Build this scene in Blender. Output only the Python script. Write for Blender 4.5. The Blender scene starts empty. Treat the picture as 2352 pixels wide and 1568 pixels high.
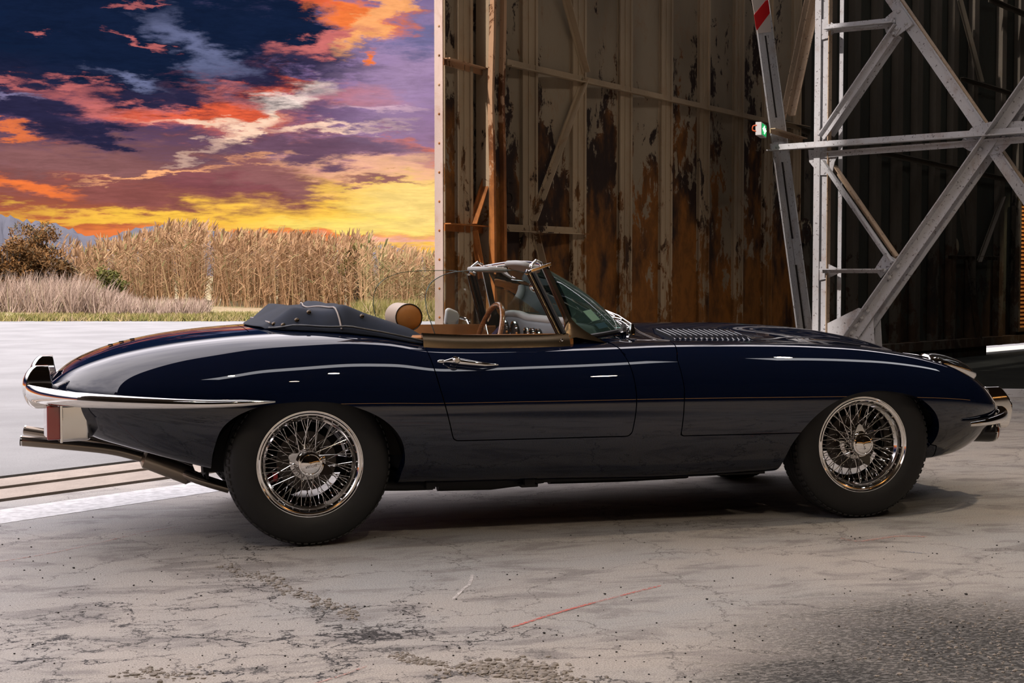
import bpy, bmesh, math, random
import numpy as np
from mathutils import Vector, Matrix
from mathutils.bvhtree import BVHTree
rnd = random.Random(7); nrg = np.random.default_rng(11)
SC = bpy.context.scene; COL = SC.collection
PI = math.pi
# ------------------------------------------------------------------ camera
CF, CA, CT = 3387.4, .2794, .045932
CC = Vector((-.8322, -6.5033, 1.0785))
_F0 = Vector((math.sin(CA), math.cos(CA), 0)); _R = Vector((math.cos(CA), -math.sin(CA), 0)); _Z = Vector((0, 0, 1))
_F = _F0*math.cos(CT) - _Z*math.sin(CT); _U = _F0*math.sin(CT) + _Z*math.cos(CT)
cd = bpy.data.cameras.new('camera'); cam = bpy.data.objects.new('camera', cd); COL.objects.link(cam)
cd.sensor_width = 36; cd.lens = 36*CF/2352; cd.clip_start = .05; cd.clip_end = 5000
cam.matrix_world = Matrix(((_R.x, _U.x, -_F.x, CC.x), (_R.y, _U.y, -_F.y, CC.y), (_R.z, _U.z, -_F.z, CC.z), (0, 0, 0, 1)))
SC.camera = cam
def ray(px, py): return _F + _R*((px-1176)/CF) - _U*((py-784)/CF)
def onp(px, py, P, N):
    d = ray(px, py); P = Vector(P); N = Vector(N)
    return CC + d*((P-CC).dot(N)/d.dot(N))
def at_y(px, py, Y): return onp(px, py, (0, Y, 0), (0, 1, 0))
def gnd(px, py, z=0.): return onp(px, py, (0, 0, z), (0, 0, 1))
def at_d(px, py, D):
    d = ray(px, py); return CC + d*(D/d.dot(_F0))
# ------------------------------------------------------------------ world sky, sun, lamps, exposure
SC.view_settings.view_transform = 'Standard'; SC.view_settings.look = 'None'
SC.view_settings.exposure = 0.0; SC.view_settings.gamma = 1.0; SC.view_settings.use_curve_mapping = False
SC.cycles.use_denoising = True
SC.cycles.max_bounces = 5; SC.cycles.diffuse_bounces = 3; SC.cycles.glossy_bounces = 4; SC.cycles.transmission_bounces = 3; SC.cycles.transparent_max_bounces = 14
SC.cycles.use_adaptive_sampling = True; SC.cycles.adaptive_threshold = .03; SC.cycles.caustics_reflective = False; SC.cycles.caustics_refractive = False
SC.cycles.sample_clamp_indirect = 6.0
RAIL = Vector((.812, .583, 0)).normalized(); OUT = Vector((-RAIL.y, RAIL.x, 0))
RP = gnd(0, 1096)                      # a point of the innermost door rail

class NT:
    """tiny node helper"""
    def __init__(s, tree): s.t = tree; s.n = tree.nodes; s.l = tree.links
    def new(s, kind, **kw):
        nd = s.n.new(kind)
        for k, v in kw.items(): setattr(nd, k, v)
        return nd
    def put(s, sock, v):
        if hasattr(v, 'is_output') or isinstance(v, bpy.types.NodeSocket): s.l.new(v, sock)
        elif v is not None: sock.default_value = v
    def m(s, op, a, b=None, c=None, clamp=False):
        nd = s.new('ShaderNodeMath', operation=op, use_clamp=clamp)
        s.put(nd.inputs[0], a)
        if b is not None: s.put(nd.inputs[1], b)
        if c is not None: s.put(nd.inputs[2], c)
        return nd.outputs[0]
    def ss(s, v, a, b, lo=0., hi=1.):
        nd = s.new('ShaderNodeMapRange', interpolation_type='SMOOTHSTEP')
        s.put(nd.inputs['Value'], v); s.put(nd.inputs['From Min'], a); s.put(nd.inputs['From Max'], b)
        s.put(nd.inputs['To Min'], lo); s.put(nd.inputs['To Max'], hi); return nd.outputs[0]
    def mix(s, f, a, b, blend='MIX'):
        nd = s.new('ShaderNodeMix', data_type='RGBA', blend_type=blend)
        s.put(nd.inputs[0], f)
        for sk, v in ((nd.inputs[6], a), (nd.inputs[7], b)):
            if isinstance(v, (tuple, list)): v = tuple(v)+(1.,) if len(v) == 3 else tuple(v)
            s.put(sk, v)
        return nd.outputs[2]
    def ramp(s, f, stops, interp='LINEAR'):
        nd = s.new('ShaderNodeValToRGB'); cr = nd.color_ramp; cr.interpolation = interp
        while len(cr.elements) < len(stops): cr.elements.new(.5)
        for e, (p, c) in zip(cr.elements, stops): e.position = p; e.color = tuple(c)+(1.,)
        s.put(nd.inputs[0], f); return nd.outputs[0]
    def noise(s, vec, scale, detail=4, rough=.55, dist=0., w=None):
        nd = s.new('ShaderNodeTexNoise'); s.put(nd.inputs['Vector'], vec)
        nd.inputs['Scale'].default_value = scale; nd.inputs['Detail'].default_value = detail
        nd.inputs['Roughness'].default_value = rough; nd.inputs['Distortion'].default_value = dist
        return nd.outputs[0]
    def voro(s, vec, scale, feature='F1', rand=1.):
        nd = s.new('ShaderNodeTexVoronoi', feature=feature); s.put(nd.inputs['Vector'], vec)
        nd.inputs['Scale'].default_value = scale; nd.inputs['Randomness'].default_value = rand
        return nd.outputs[0]
    def mapv(s, vec, loc=(0, 0, 0), rot=(0, 0, 0), sc=(1, 1, 1)):
        nd = s.new('ShaderNodeMapping'); s.put(nd.inputs[0], vec)
        nd.inputs[1].default_value = loc; nd.inputs[2].default_value = rot; nd.inputs[3].default_value = sc
        return nd.outputs[0]
    def xyz(s, vec):
        nd = s.new('ShaderNodeSeparateXYZ'); s.put(nd.inputs[0], vec); return nd.outputs
    def comb(s, x, y, z):
        nd = s.new('ShaderNodeCombineXYZ'); s.put(nd.inputs[0], x); s.put(nd.inputs[1], y); s.put(nd.inputs[2], z)
        return nd.outputs[0]

def make_world():
    w = bpy.data.worlds.new('sunset_sky'); SC.world = w; w.use_nodes = True
    w.node_tree.nodes.clear(); t = NT(w.node_tree)
    g = t.new('ShaderNodeTexCoord').outputs['Generated']
    d = t.mapv(g, rot=(0, 0, CA))                               # +y: the way the opening looks
    x, y, z = t.xyz(d)
    az = t.m('ARCTAN2', x, y); el = t.m('ARCSINE', z)
    e = t.m('DIVIDE', el, .1836)                                # 1 at ten and a half degrees
    X = t.m('MULTIPLY_ADD', az, 3.45, 1.19); Y = t.m('MULTIPLY_ADD', el, -3.387, .625)
    P = t.comb(X, Y, 0.)
    # turbulence: flattened near the horizon, billowy higher up
    flat = t.comb(t.m('MULTIPLY', X, 1.), t.m('MULTIPLY', t.m('POWER', t.m('ADD', Y, .3), 1.6), 3.6), 0.)
    def warp(sc, amp, ax, ay, loc):
        nd = t.new('ShaderNodeTexNoise'); t.l.new(t.mapv(flat, loc=loc), nd.inputs['Vector']); nd.inputs['Scale'].default_value = sc; nd.inputs['Detail'].default_value = 7; nd.inputs['Roughness'].default_value = .62
        a = t.new('ShaderNodeVectorMath', operation='SUBTRACT'); t.l.new(nd.outputs['Color'], a.inputs[0]); a.inputs[1].default_value = (.5, .5, .5)
        b = t.new('ShaderNodeVectorMath', operation='MULTIPLY'); t.l.new(a.outputs[0], b.inputs[0]); b.inputs[1].default_value = (amp*ax, amp*ay, 0); return b.outputs[0]
    def vadd(a, b): q = t.new('ShaderNodeVectorMath', operation='ADD'); t.l.new(a, q.inputs[0]); t.l.new(b, q.inputs[1]); return q.outputs[0]
    Pw = vadd(vadd(P, warp(4.2, .36, 1., .42, (3, 1, 0))), warp(15., .11, 1., .55, (8, 2, 1)))
    nA = t.noise(t.mapv(flat, loc=(2, 5, 3)), 9., 8, .66, .5); nB = t.noise(t.mapv(flat, loc=(6, 1, 8), sc=(1, 1.7, 1)), 22., 7, .7, .3)
    tex = t.m('ADD', t.m('MULTIPLY', nA, .6), t.m('MULTIPLY', nB, .4))
    def blob(c, px, py, rx, ry, col, rot=0., soft=.5, n=1.3, s=1.):
        m_ = t.new('ShaderNodeMapping', vector_type='TEXTURE'); t.l.new(Pw, m_.inputs[0]); m_.inputs[1].default_value = (px/1000., py/1000., 0); m_.inputs[2].default_value = (0, 0, math.radians(rot)); m_.inputs[3].default_value = (rx/1000., ry/1000., 1)
        ln = t.new('ShaderNodeVectorMath', operation='LENGTH'); t.l.new(m_.outputs[0], ln.inputs[0])
        r = t.m('ADD', ln.outputs['Value'], t.m('MULTIPLY', t.m('SUBTRACT', tex, .5), n*2))
        f = t.ss(r, 1.0+soft*1.35, 1-soft*1.25, 0., s); return t.mix(f, c, col)
    eW = t.m('ADD', e, t.m('MULTIPLY', t.m('SUBTRACT', tex, .5), .30))
    left = t.ramp(eW, [(0, (.87, .24, .05)), (.10, (.80, .22, .045)), (.18, (.52, .13, .045)), (.27, (.30, .085, .060)), (.40, (.19, .085, .10)), (.54, (.085, .048, .105)), (.66, (.020, .020, .055)), (.80, (.004, .012, .036)), (1, (.0025, .011, .036))])
    right = t.ramp(eW, [(0, (.95, .42, .24)), (.07, (1., .50, .08)), (.18, (1., .60, .12)), (.28, (1., .62, .20)), (.38, (.72, .32, .22)), (.48, (.28, .15, .25)), (.65, (.23, .13, .28)), (.85, (.24, .16, .33)), (1, (.18, .13, .28))])
    c = t.mix(t.ss(t.m('ADD', X, t.m('MULTIPLY', t.m('SUBTRACT', nA, .5), .9)), .50, .92), left, right)
    OR = (.90, .20, .05); RO = (.80, .12, .05); CR = (1., .66, .48); SA = (.62, .16, .15); YE = (1., .56, .07); PY = (1., .70, .22); PU = (.12, .06, .14); NV = (.006, .013, .040); DP = (.022, .020, .055); LV = (.40, .27, .44); MB_ = (.27, .085, .075); GB = (.18, .20, .36)
    for a in [(760, 480, 330, 62, YE, -4, .45, .8), (900, 520, 260, 45, (1., .74, .16), 0, .5, .6), (420, 492, 330, 16, YE, -2, .5, .9), (640, 545, 500, 14, (.90, .22, .06), 0, .6, .8), (960, 470, 130, 60, PY, 0, .6, .6),
              (930, 560, 190, 14, (.92, .45, .33), 0, .6, .5),
              (330, 430, 340, 42, MB_, 3, .35, .5), (560, 415, 160, 32, (.24, .075, .085), 6, .3, .5), (200, 375, 260, 28, (.26, .11, .11), 2, .5, .9),
              (60, 432, 90, 14, OR, 8, .5, 1.4), (350, 275, 190, 30, SA, 10, .5, 1.5), (60, 325, 70, 9, OR, 2, .5, 1.5, .8),
              (600, 235, 170, 55, (.50, .15, .14), 14, .5, 1.4), (520, 200, 110, 32, SA, 20, .5, 1.5), (510, 275, 150, 30, RO, -4, .4, 1.5), (640, 200, 110, 20, RO, 10, .4, 1.5), (840, 225, 90, 20, (.60, .18, .16), 6, .5, 1.5, .8),
              (470, 300, 80, 10, CR, 4, .5, 1.2), (560, 318, 110, 11, CR, -22, .5, 1.), (630, 272, 90, 13, CR, -42, .5, 1.), (690, 222, 70, 22, (1., .80, .72), -12, .5, 1.1), (800, 296, 110, 10, CR, 0, .5, 1.2), (900, 252, 80, 9, (.85, .52, .55), 4, .5, 1.2), (430, 392, 200, 6, (1., .45, .2), -5, .5, 1.), (880, 385, 170, 15, (.95, .50, .30), 4, .5, 1.4, .8), (950, 338, 80, 12, OR, 10, .5, 1.3),
              (720, 342, 230, 24, (.15, .075, .12), -1, .35, .8), (800, 270, 90, 22, (.13, .07, .15), 12, .4, 1.), (640, 412, 130, 24, (.28, .11, .11), 12, .4, .9), (880, 410, 90, 8, (.36, .15, .13), 8, .5, 1.),
              (300, 90, 420, 130, NV, 8, .3, .9), (120, 285, 150, 30, DP, 8, .3, .9), (260, 322, 90, 12, DP, -4, .4, 1.), (650, 80, 150, 75, NV, 12, .3, 1.), (440, 240, 60, 26, DP, 6, .3, 1.1), (760, 158, 110, 26, (.035, .028, .07), 8, .35, 1.2), (580, 185, 60, 16, DP, 10, .4, 1.2), (340, 235, 60, 14, DP, 14, .4, 1.2),
              (470, 130, 90, 26, GB, 38, .7, 1.2, .75), (315, 200, 60, 9, GB, 10, .7, 1.2, .8), (20, 243, 80, 8, (.30, .26, .45), 4, .6, 1.2, .9), (150, 124, 22, 8, SA, 0, .5, 1.2, .8), (345, 118, 34, 8, SA, 24, .5, 1.2, .8), (190, 215, 40, 12, SA, 5, .5, 1.5, .8), (60, 212, 60, 7, SA, 5, .5, 1.5, .7), (320, 30, 30, 6, SA, 0, .5, 1.2, .6),
              (950, 180, 130, 110, LV, -30, .8, .9, .8), (960, 90, 60, 40, (.10, .12, .26), 10, .5, 1.2, .7), (830, 40, 110, 34, OR, 8, .4, 1.5), (860, 60, 90, 26, (1., .42, .15), -32, .4, 1.3), (760, 100, 90, 16, SA, -24, .5, 1.4), (930, 18, 90, 22, (1., .42, .16), -20, .4, 1.4), (725, 20, 60, 16, RO, 6, .4, 1.4, .8), (862, 135, 24, 8, OR, -24, .5, 1.)]:
        a = list(a) + [0., .5, 1.3, 1.][len(a)-5:]; c = blob(c, *a)
    f = t.ss(tex, .3, .7, .80, 1.22); fc = t.comb(f, f, f); c = t.mix(1., c, fc, 'MULTIPLY')
    plain = t.mix(1., t.mix(t.ss(X, .50, .92), left, right), fc, 'MULTIPLY')      # the same banks, carried round beyond the opening
    # overhead and behind: broken pale cloud
    k = t.m('DIVIDE', 1., t.m('ADD', t.m('ABSOLUTE', z), .12)); pp = t.comb(t.m('MULTIPLY', x, k), t.m('MULTIPLY', y, k), 0.)
    n4 = t.noise(pp, .8, 4, .6, .3); up = t.mix(t.ss(n4, .30, .62), (1.9, 1.78, 2.0), (3.55, 3.28, 3.4))
    def bg(col): q = t.new('ShaderNodeBackground'); t.put(q.inputs[0], col if not isinstance(col, tuple) else col+(1.,)); q.inputs[1].default_value = SKY_STRENGTH; return q.outputs[0]
    def mixs(f_, a_, b_): q = t.new('ShaderNodeMixShader'); t.l.new(f_, q.inputs[0]); t.l.new(a_, q.inputs[1]); t.l.new(b_, q.inputs[2]); return q.outputs[0]
    sh = mixs(t.ss(t.m('ABSOLUTE', t.m('ADD', az, .15)), .45, .75), bg(c), bg(plain))
    sh = mixs(t.ss(e, 1.02, 2.3), sh, bg(up))
    sh = mixs(t.ss(e, 0., -.08), sh, bg((.25, .20, .18)))
    o = t.new('ShaderNodeOutputWorld'); t.l.new(sh, o.inputs[0])
SKY_STRENGTH = 1.0
make_world()
def light(name, kind, loc, direction=None, **kw):
    l = bpy.data.lights.new(name, kind); o = bpy.data.objects.new(name, l); COL.objects.link(o); o.location = loc
    for k, v in kw.items(): setattr(l, k, v)
    if direction is not None: o.rotation_euler = Vector(direction).to_track_quat('-Z', 'Y').to_euler()
    return o
light('sun', 'SUN', (0, 0, 30), RAIL*.80 + OUT*.0 - _Z*.50, energy=3.2, angle=.02, color=(1., .90, .84))
LAMPS = [(-2.4, -7.2), (1.2, -7.7), (4.8, -8.2), (0., -11.5), (4.5, -12.), (5.6, -1.2)]  # last one is an unseen extra, added to brighten the truss
for lx, ly in LAMPS:
    light('hangar_and_fill_lamp', 'AREA', (lx, ly, 7.3), (0, .12, -1), energy=84, size=.34, shape='DISK', color=(1., .78, .55), spread=math.radians(105))
# ------------------------------------------------------------------ helpers
def tag(o, label=None, cat=None, group=None, kind=None):
    if label: o['label'] = label
    if cat: o['category'] = cat
    if group: o['group'] = group
    if kind: o['kind'] = kind
    return o
def wloc(o):
    v = Vector((0, 0, 0))
    while o is not None: v = v + o.location; o = o.parent
    return v
def link(name, me, parent=None):
    o = bpy.data.objects.new(name, me); COL.objects.link(o)
    if parent is not None: o.parent = parent; o.location = -wloc(parent)
    return o
def empty(name, loc, label, cat, group=None, kind=None):
    o = bpy.data.objects.new(name, None); COL.objects.link(o); o.location = loc; o.empty_display_size = .2
    return tag(o, label, cat, group, kind)
def frame(d, up=(0, 0, 1)):
    d = Vector(d).normalized(); up = Vector(up)
    if abs(d.dot(up.normalized())) > .98: up = Vector((0, 1, 0)) if abs(d.y) < .9 else Vector((1, 0, 0))
    s = d.cross(up).normalized(); u = s.cross(d).normalized(); return d, s, u
class MB:
    def __init__(s): s.v = []; s.f = []
    def add(s, vs, fs):
        b = len(s.v); s.v += [tuple(v) for v in vs]; s.f += [tuple(i+b for i in f) for f in fs]; return s
    def box(s, lo, hi):
        x0, y0, z0 = lo; x1, y1, z1 = hi
        return s.add([(x0, y0, z0), (x1, y0, z0), (x1, y1, z0), (x0, y1, z0), (x0, y0, z1), (x1, y0, z1), (x1, y1, z1), (x0, y1, z1)],
                     [(0, 3, 2, 1), (4, 5, 6, 7), (0, 1, 5, 4), (1, 2, 6, 5), (2, 3, 7, 6), (3, 0, 4, 7)])
    def bar(s, a, b, w, h, up=(0, 0, 1), ow=0., oh=0.):
        a = Vector(a); b = Vector(b); d, sd, u = frame(b-a, up); vs = []
        for p in (a, b):
            for i, j in ((-1, -1), (1, -1), (1, 1), (-1, 1)): vs.append(p + sd*(i*w/2+ow) + u*(j*h/2+oh))
        return s.add(vs, [(0, 3, 2, 1), (4, 5, 6, 7), (0, 1, 5, 4), (1, 2, 6, 5), (2, 3, 7, 6), (3, 0, 4, 7)])
    def tube(s, pts, r, n=10, cap=True, sx=1., up=(0, 0, 1)):
        pts = [Vector(p) for p in pts]; m = len(pts); rs = r if isinstance(r, (list, tuple)) else [r]*m; b = len(s.v)
        for i, p in enumerate(pts):
            d = (pts[min(i+1, m-1)] - pts[max(i-1, 0)]); _, sd, u = frame(d, up)
            for k in range(n):
                a = 2*PI*k/n; s.v.append(tuple(p + sd*(math.cos(a)*rs[i]*sx) + u*(math.sin(a)*rs[i])))
        for i in range(m-1):
            for k in range(n):
                k2 = (k+1) % n; s.f.append((b+i*n+k, b+i*n+k2, b+(i+1)*n+k2, b+(i+1)*n+k))
        if cap: s.f.append(tuple(b+k for k in range(n))[::-1]); s.f.append(tuple(b+(m-1)*n+k for k in range(n)))
        return s
    def lathe(s, prof, n=48, M=None, close=False, a0=0., a1=2*PI):
        """prof: (r, h) pairs, spun about local z"""
        b = len(s.v); m = len(prof); full = abs(a1-a0-2*PI) < 1e-6; nn = n if full else n+1
        for k in range(nn):
            a = a0 + (a1-a0)*k/n
            for r, h in prof:
                v = Vector((r*math.cos(a), r*math.sin(a), h)); s.v.append(tuple(M @ v if M else v))
        for k in range(n):
            k2 = (k+1) % nn
            for i in range(m-1+(1 if close else 0)):
                j = (i+1) % m; s.f.append((b+k*m+i, b+k2*m+i, b+k2*m+j, b+k*m+j))
        return s
    def ell(s, c, r, n=16, m=10, M=None):
        b = len(s.v); c = Vector(c)
        for i in range(m+1):
            th = PI*i/m
            for k in range(n):
                a = 2*PI*k/n; v = Vector((r[0]*math.sin(th)*math.cos(a), r[1]*math.sin(th)*math.sin(a), r[2]*math.cos(th)))
                if M: v = M @ v
                s.v.append(tuple(c+v))
        for i in range(m):
            for k in range(n):
                k2 = (k+1) % n; s.f.append((b+i*n+k, b+(i+1)*n+k, b+(i+1)*n+k2, b+i*n+k2))
        return s
    def prism(s, poly, off):
        """poly: 3d points in a plane, off: extrusion vector"""
        n = len(poly); off = Vector(off); vs = [Vector(p) for p in poly]; vs = vs + [v+off for v in vs]
        return s.add(vs, [tuple(range(n)), tuple(range(2*n-1, n-1, -1))] + [(i, i+n, (i+1) % n+n, (i+1) % n) for i in range(n)])
    def grid(s, P, flip=False, wrap=False):
        """P[i][j] 3d points"""
        b = len(s.v); m = len(P); n = len(P[0])
        for r in P: s.v += [tuple(p) for p in r]
        for i in range(m-1):
            for j in range(n if wrap else n-1):
                j2 = (j+1) % n; q = (b+i*n+j, b+i*n+j2, b+(i+1)*n+j2, b+(i+1)*n+j); s.f.append(q[::-1] if flip else q)
        return s
    def mesh(s, name, mat, smooth=False, sharp=40, fix=True):
        me = bpy.data.meshes.new(name); me.from_pydata(s.v, [], s.f)
        if fix:
            bm = bmesh.new(); bm.from_mesh(me); bmesh.ops.recalc_face_normals(bm, faces=bm.faces); bm.to_mesh(me); bm.free()
        if mat: me.materials.append(mat)
        if smooth:
            me.polygons.foreach_set('use_smooth', [True]*len(me.polygons))
            if sharp: me.set_sharp_from_angle(angle=math.radians(sharp))
        me.update(); return me
    def build(s, name, mat, parent=None, smooth=False, sharp=40, fix=True, label=None, bevel=0., seg=2):
        o = link(name, s.mesh(name, mat, smooth, sharp, fix), parent)
        if bevel:
            md = o.modifiers.new('bevel', 'BEVEL'); md.width = bevel; md.segments = seg; md.limit_method = 'ANGLE'; md.angle_limit = math.radians(35)
        if label: o['label'] = label
        return o
def catmull(pts, n=8, closed=False):
    pts = [Vector(p) for p in pts]; out = []; m = len(pts)
    rng = range(m if closed else m-1)
    for i in rng:
        g = (lambda k: pts[k % m]) if closed else (lambda k: pts[max(0, min(m-1, k))])
        p0, p1, p2, p3 = g(i-1), g(i), g(i+1), g(i+2)
        for k in range(n):
            t = k/n; out.append(.5*((2*p1) + (p2-p0)*t + (2*p0-5*p1+4*p2-p3)*t*t + (3*p1-p0-3*p2+p3)*t**3))
    if not closed: out.append(pts[-1])
    return out
# ------------------------------------------------------------------ materials
def mat(name, col=(.5, .5, .5), rough=.5, metal=0., coat=0., coatr=.03, spec=.5, emit=None, estr=1., bump=None, var=None, trans=0., ior=1.5, scale=None):
    """bump=(scale, strength, distance); var=(scale, amount) mottles the colour"""
    m = bpy.data.materials.new(name); m.use_nodes = True; t = NT(m.node_tree); b = m.node_tree.nodes['Principled BSDF']
    b.inputs['Base Color'].default_value = tuple(col)+(1,); b.inputs['Roughness'].default_value = rough; b.inputs['Metallic'].default_value = metal
    b.inputs['Coat Weight'].default_value = coat; b.inputs['Coat IOR'].default_value = 1.66 if coat else 1.5; b.inputs['Coat Roughness'].default_value = coatr
    b.inputs['Specular IOR Level'].default_value = spec; b.inputs['IOR'].default_value = ior; b.inputs['Transmission Weight'].default_value = trans
    if emit: b.inputs['Emission Color'].default_value = tuple(emit)+(1,); b.inputs['Emission Strength'].default_value = estr
    co = t.new('ShaderNodeTexCoord').outputs['Object']
    if scale: co = t.mapv(co, sc=scale)
    if var:
        n = t.noise(co, var[0], 6, .6); f = t.ss(n, .3, .7, 1-var[1], 1+var[1])
        c = t.mix(1., tuple(col), t.comb(f, f, f), 'MULTIPLY'); t.l.new(c, b.inputs['Base Color'])
    if bump:
        bp = t.new('ShaderNodeBump'); bp.inputs['Strength'].default_value = bump[1]; bp.inputs['Distance'].default_value = bump[2]
        t.l.new(t.noise(co, bump[0], 5, .6), bp.inputs['Height']); t.l.new(bp.outputs[0], b.inputs['Normal'])
    return m
def thin_glass(name, tint, refl=.9, dirt_sheen=0.02, film=(.6, .6, .58)):
    m = bpy.data.materials.new(name); m.use_nodes = True; m.node_tree.nodes.clear(); t = NT(m.node_tree)
    tr = t.new('ShaderNodeBsdfTransparent'); tr.inputs[0].default_value = tuple(tint)+(1,)
    gl = t.new('ShaderNodeBsdfGlossy'); gl.inputs[0].default_value = (refl, refl, refl, 1); gl.inputs[1].default_value = .02
    lw = t.new('ShaderNodeFresnel'); lw.inputs[0].default_value = 1.45
    mx = t.new('ShaderNodeMixShader'); t.l.new(lw.outputs[0], mx.inputs[0]); t.l.new(tr.outputs[0], mx.inputs[1]); t.l.new(gl.outputs[0], mx.inputs[2])
    df = t.new('ShaderNodeBsdfDiffuse'); df.inputs[0].default_value = tuple(film)+(1,)
    co = t.new('ShaderNodeTexCoord').outputs['Object']
    f = t.m('MULTIPLY', t.ss(t.noise(co, 60, 5, .7), .55, .8), dirt_sheen*4); f = t.m('ADD', f, dirt_sheen)
    m2 = t.new('ShaderNodeMixShader'); t.l.new(f, m2.inputs[0]); t.l.new(mx.outputs[0], m2.inputs[1]); t.l.new(df.outputs[0], m2.inputs[2])
    o = t.new('ShaderNodeOutputMaterial'); t.l.new(m2.outputs[0], o.inputs[0]); return m
def rust_paint(name, paint, rust, deep, amount=.5, zlow=True, vs=.35, rough=.75, spots=False, zr=(-.5, 4.)):
    """painted steel losing its coat to streaky rust, more of it low down"""
    m = bpy.data.materials.new(name); m.use_nodes = True; t = NT(m.node_tree); b = m.node_tree.nodes['Principled BSDF']
    g = t.new('ShaderNodeNewGeometry').outputs['Position']; x, y, z = t.xyz(g)
    st = t.mapv(g, sc=(1, 1, vs))
    n1 = t.noise(st, 1.5, 8, .66, .3); n2 = t.noise(t.mapv(g, loc=(5, 2, 1), sc=(1, 1, .6)), 7., 8, .72, .4)
    n3 = t.noise(t.mapv(g, loc=(9, 4, 7), sc=(1, 1, .45)), 2.2, 6, .6)
    h = t.ss(z, zr[0], zr[1], .12, -.10) if zlow else 0.
    f = t.m('ADD', t.m('ADD', t.m('MULTIPLY', n1, .52), t.m('MULTIPLY', n2, .48)), h)
    lo = 1-amount
    edge = t.ss(f, lo-.012, lo+.012)
    shade = t.noise(t.mapv(g, sc=(1, 1, .5)), 1.1, 4, .5)
    pc = t.mix(t.ss(shade, .35, .7), tuple(paint), tuple(c*.62 for c in paint))
    pc = t.mix(t.m('MULTIPLY', t.ss(n2, .5, .7), .35), pc, tuple(rust))
    rc = t.mix(t.ss(t.m('ADD', n3, t.m('MULTIPLY', h, 1.6)), .44, .60), tuple(deep), tuple(rust))
    rc = t.mix(t.m('MULTIPLY', t.ss(n2, .42, .62), .4), rc, tuple(c*.4 for c in deep))
    c = t.mix(edge, pc, rc)
    if spots:
        s = t.ss(t.noise(g, 38, 4, .7), .605, .64); c = t.mix(t.m('MULTIPLY', s, .8), c, tuple(deep))
    t.l.new(c, b.inputs['Base Color']); b.inputs['Roughness'].default_value = rough; b.inputs['Specular IOR Level'].default_value = .3
    bp = t.new('ShaderNodeBump'); bp.inputs['Strength'].default_value = .5; bp.inputs['Distance'].default_value = .012
    t.l.new(t.m('ADD', n2, t.m('MULTIPLY', edge, -.4)), bp.inputs['Height']); t.l.new(bp.outputs[0], b.inputs['Normal'])
    return m
M = {}
M['paint'] = mat('navy_paint', (.0026, .0056, .0185), .35, coat=1., coatr=.012, spec=.0)
M['chrome'] = mat('chrome', (.82, .80, .78), .06, 1.)
M['satin'] = mat('aged_bronze_trim', (.085, .062, .040), .22, 1., bump=(300, .12, .0008))
M['dark_trim'] = mat('dark_trim', (.010, .010, .012), .35)
M['black'] = mat('underbody_black', (.006, .006, .007), .7)
M['rubber'] = mat('rubber', (.0040, .0040, .0045), .62, bump=(160, .25, .002), var=(14, .3))
M['tread'] = mat('tread_rubber', (.014, .014, .015), .8)
M['cloth'] = mat('hood_cloth', (.0045, .0105, .026), .85, bump=(700, .4, .001), var=(8, .3))
M['piping'] = mat('piping', (.42, .36, .32), .6)
M['tan'] = mat('tan_leather', (.50, .20, .045), .45, bump=(220, .25, .001), var=(9, .15))
M['tan_pale'] = mat('pale_leather', (.52, .40, .30), .5, bump=(220, .2, .001))
M['wood'] = mat('wood_rim', (.36, .13, .035), .22, coat=.6, var=(30, .35), scale=(1, 1, 6))
M['vinyl'] = mat('grey_vinyl', (.42, .42, .40), .55)
M['dash'] = mat('dash_vinyl', (.16, .17, .18), .5)
M['glass'] = thin_glass('side_glass', (.96, .97, .96), dirt_sheen=.012)
M['screen'] = thin_glass('screen_glass', (.72, .90, .86), dirt_sheen=.085, film=(.26, .50, .46))  # teal film colour stands in for a pale cyan reflection
M['lamp_glass'] = thin_glass('lamp_glass', (.9, .9, .88), dirt_sheen=.02)
M['red'] = mat('red_lens', (.26, .010, .005), .15, coat=1.)
M['amber'] = mat('amber_lens', (.30, .07, .02), .2, coat=1.)
M['paper'] = mat('paper', (.62, .70, .60), .7)
M['blue_paper'] = mat('blue_paper', (.02, .06, .15), .6)
M['brake'] = mat('brake_iron', (.07, .06, .055), .45, .7)
M['caliper'] = mat('red_caliper', (.35, .02, .03), .4)
M['letter'] = mat('letter_black', (.01, .01, .01), .4)
M['steel_white'] = rust_paint('white_steel', (.62, .62, .64), (.26, .12, .05), (.05, .03, .025), .335, False, .6, .5, True)
M['steel_beige'] = rust_paint('beige_steel', (.55, .40, .27), (.22, .10, .04), (.05, .03, .02), .36, False, .5, .6, True)
M['door_sheet'] = rust_paint('rusty_sheet', (.31, .245, .165), (.25, .095, .016), (.026, .013, .009), .515, True, .30)
M['door_rib'] = rust_paint('rusty_rib', (.42, .315, .20), (.26, .11, .025), (.035, .018, .011), .44, True, .25)
M['post_rust'] = rust_paint('rusty_post', (.50, .30, .17), (.42, .15, .035), (.16, .06, .02), .53, True, .25)
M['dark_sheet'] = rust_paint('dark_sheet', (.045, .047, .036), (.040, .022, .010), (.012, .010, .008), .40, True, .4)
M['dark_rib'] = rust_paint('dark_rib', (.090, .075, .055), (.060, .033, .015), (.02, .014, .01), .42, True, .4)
M['plate'] = rust_paint('pale_edge', (.62, .47, .40), (.35, .16, .07), (.10, .05, .03), .33, False, .4)
M['dark_wall'] = mat('dark_wall', (.050, .036, .024), .9, var=(.6, .3))
M['warn_red'] = mat('warning_red', (.62, .012, .015), .35)
M['warn_white'] = mat('warning_white', (.66, .58, .52), .4)
M['plastic'] = mat('white_plastic', (.72, .70, .70), .4)
M['green_lit'] = mat('lit_green_panel', (.0, .22, .06), .4, emit=(.0, .42, .10), estr=.9)
M['white_lit'] = mat('lit_white_sign', (.8, .9, .8), .4, emit=(.75, 1., .80), estr=1.6)
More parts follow.
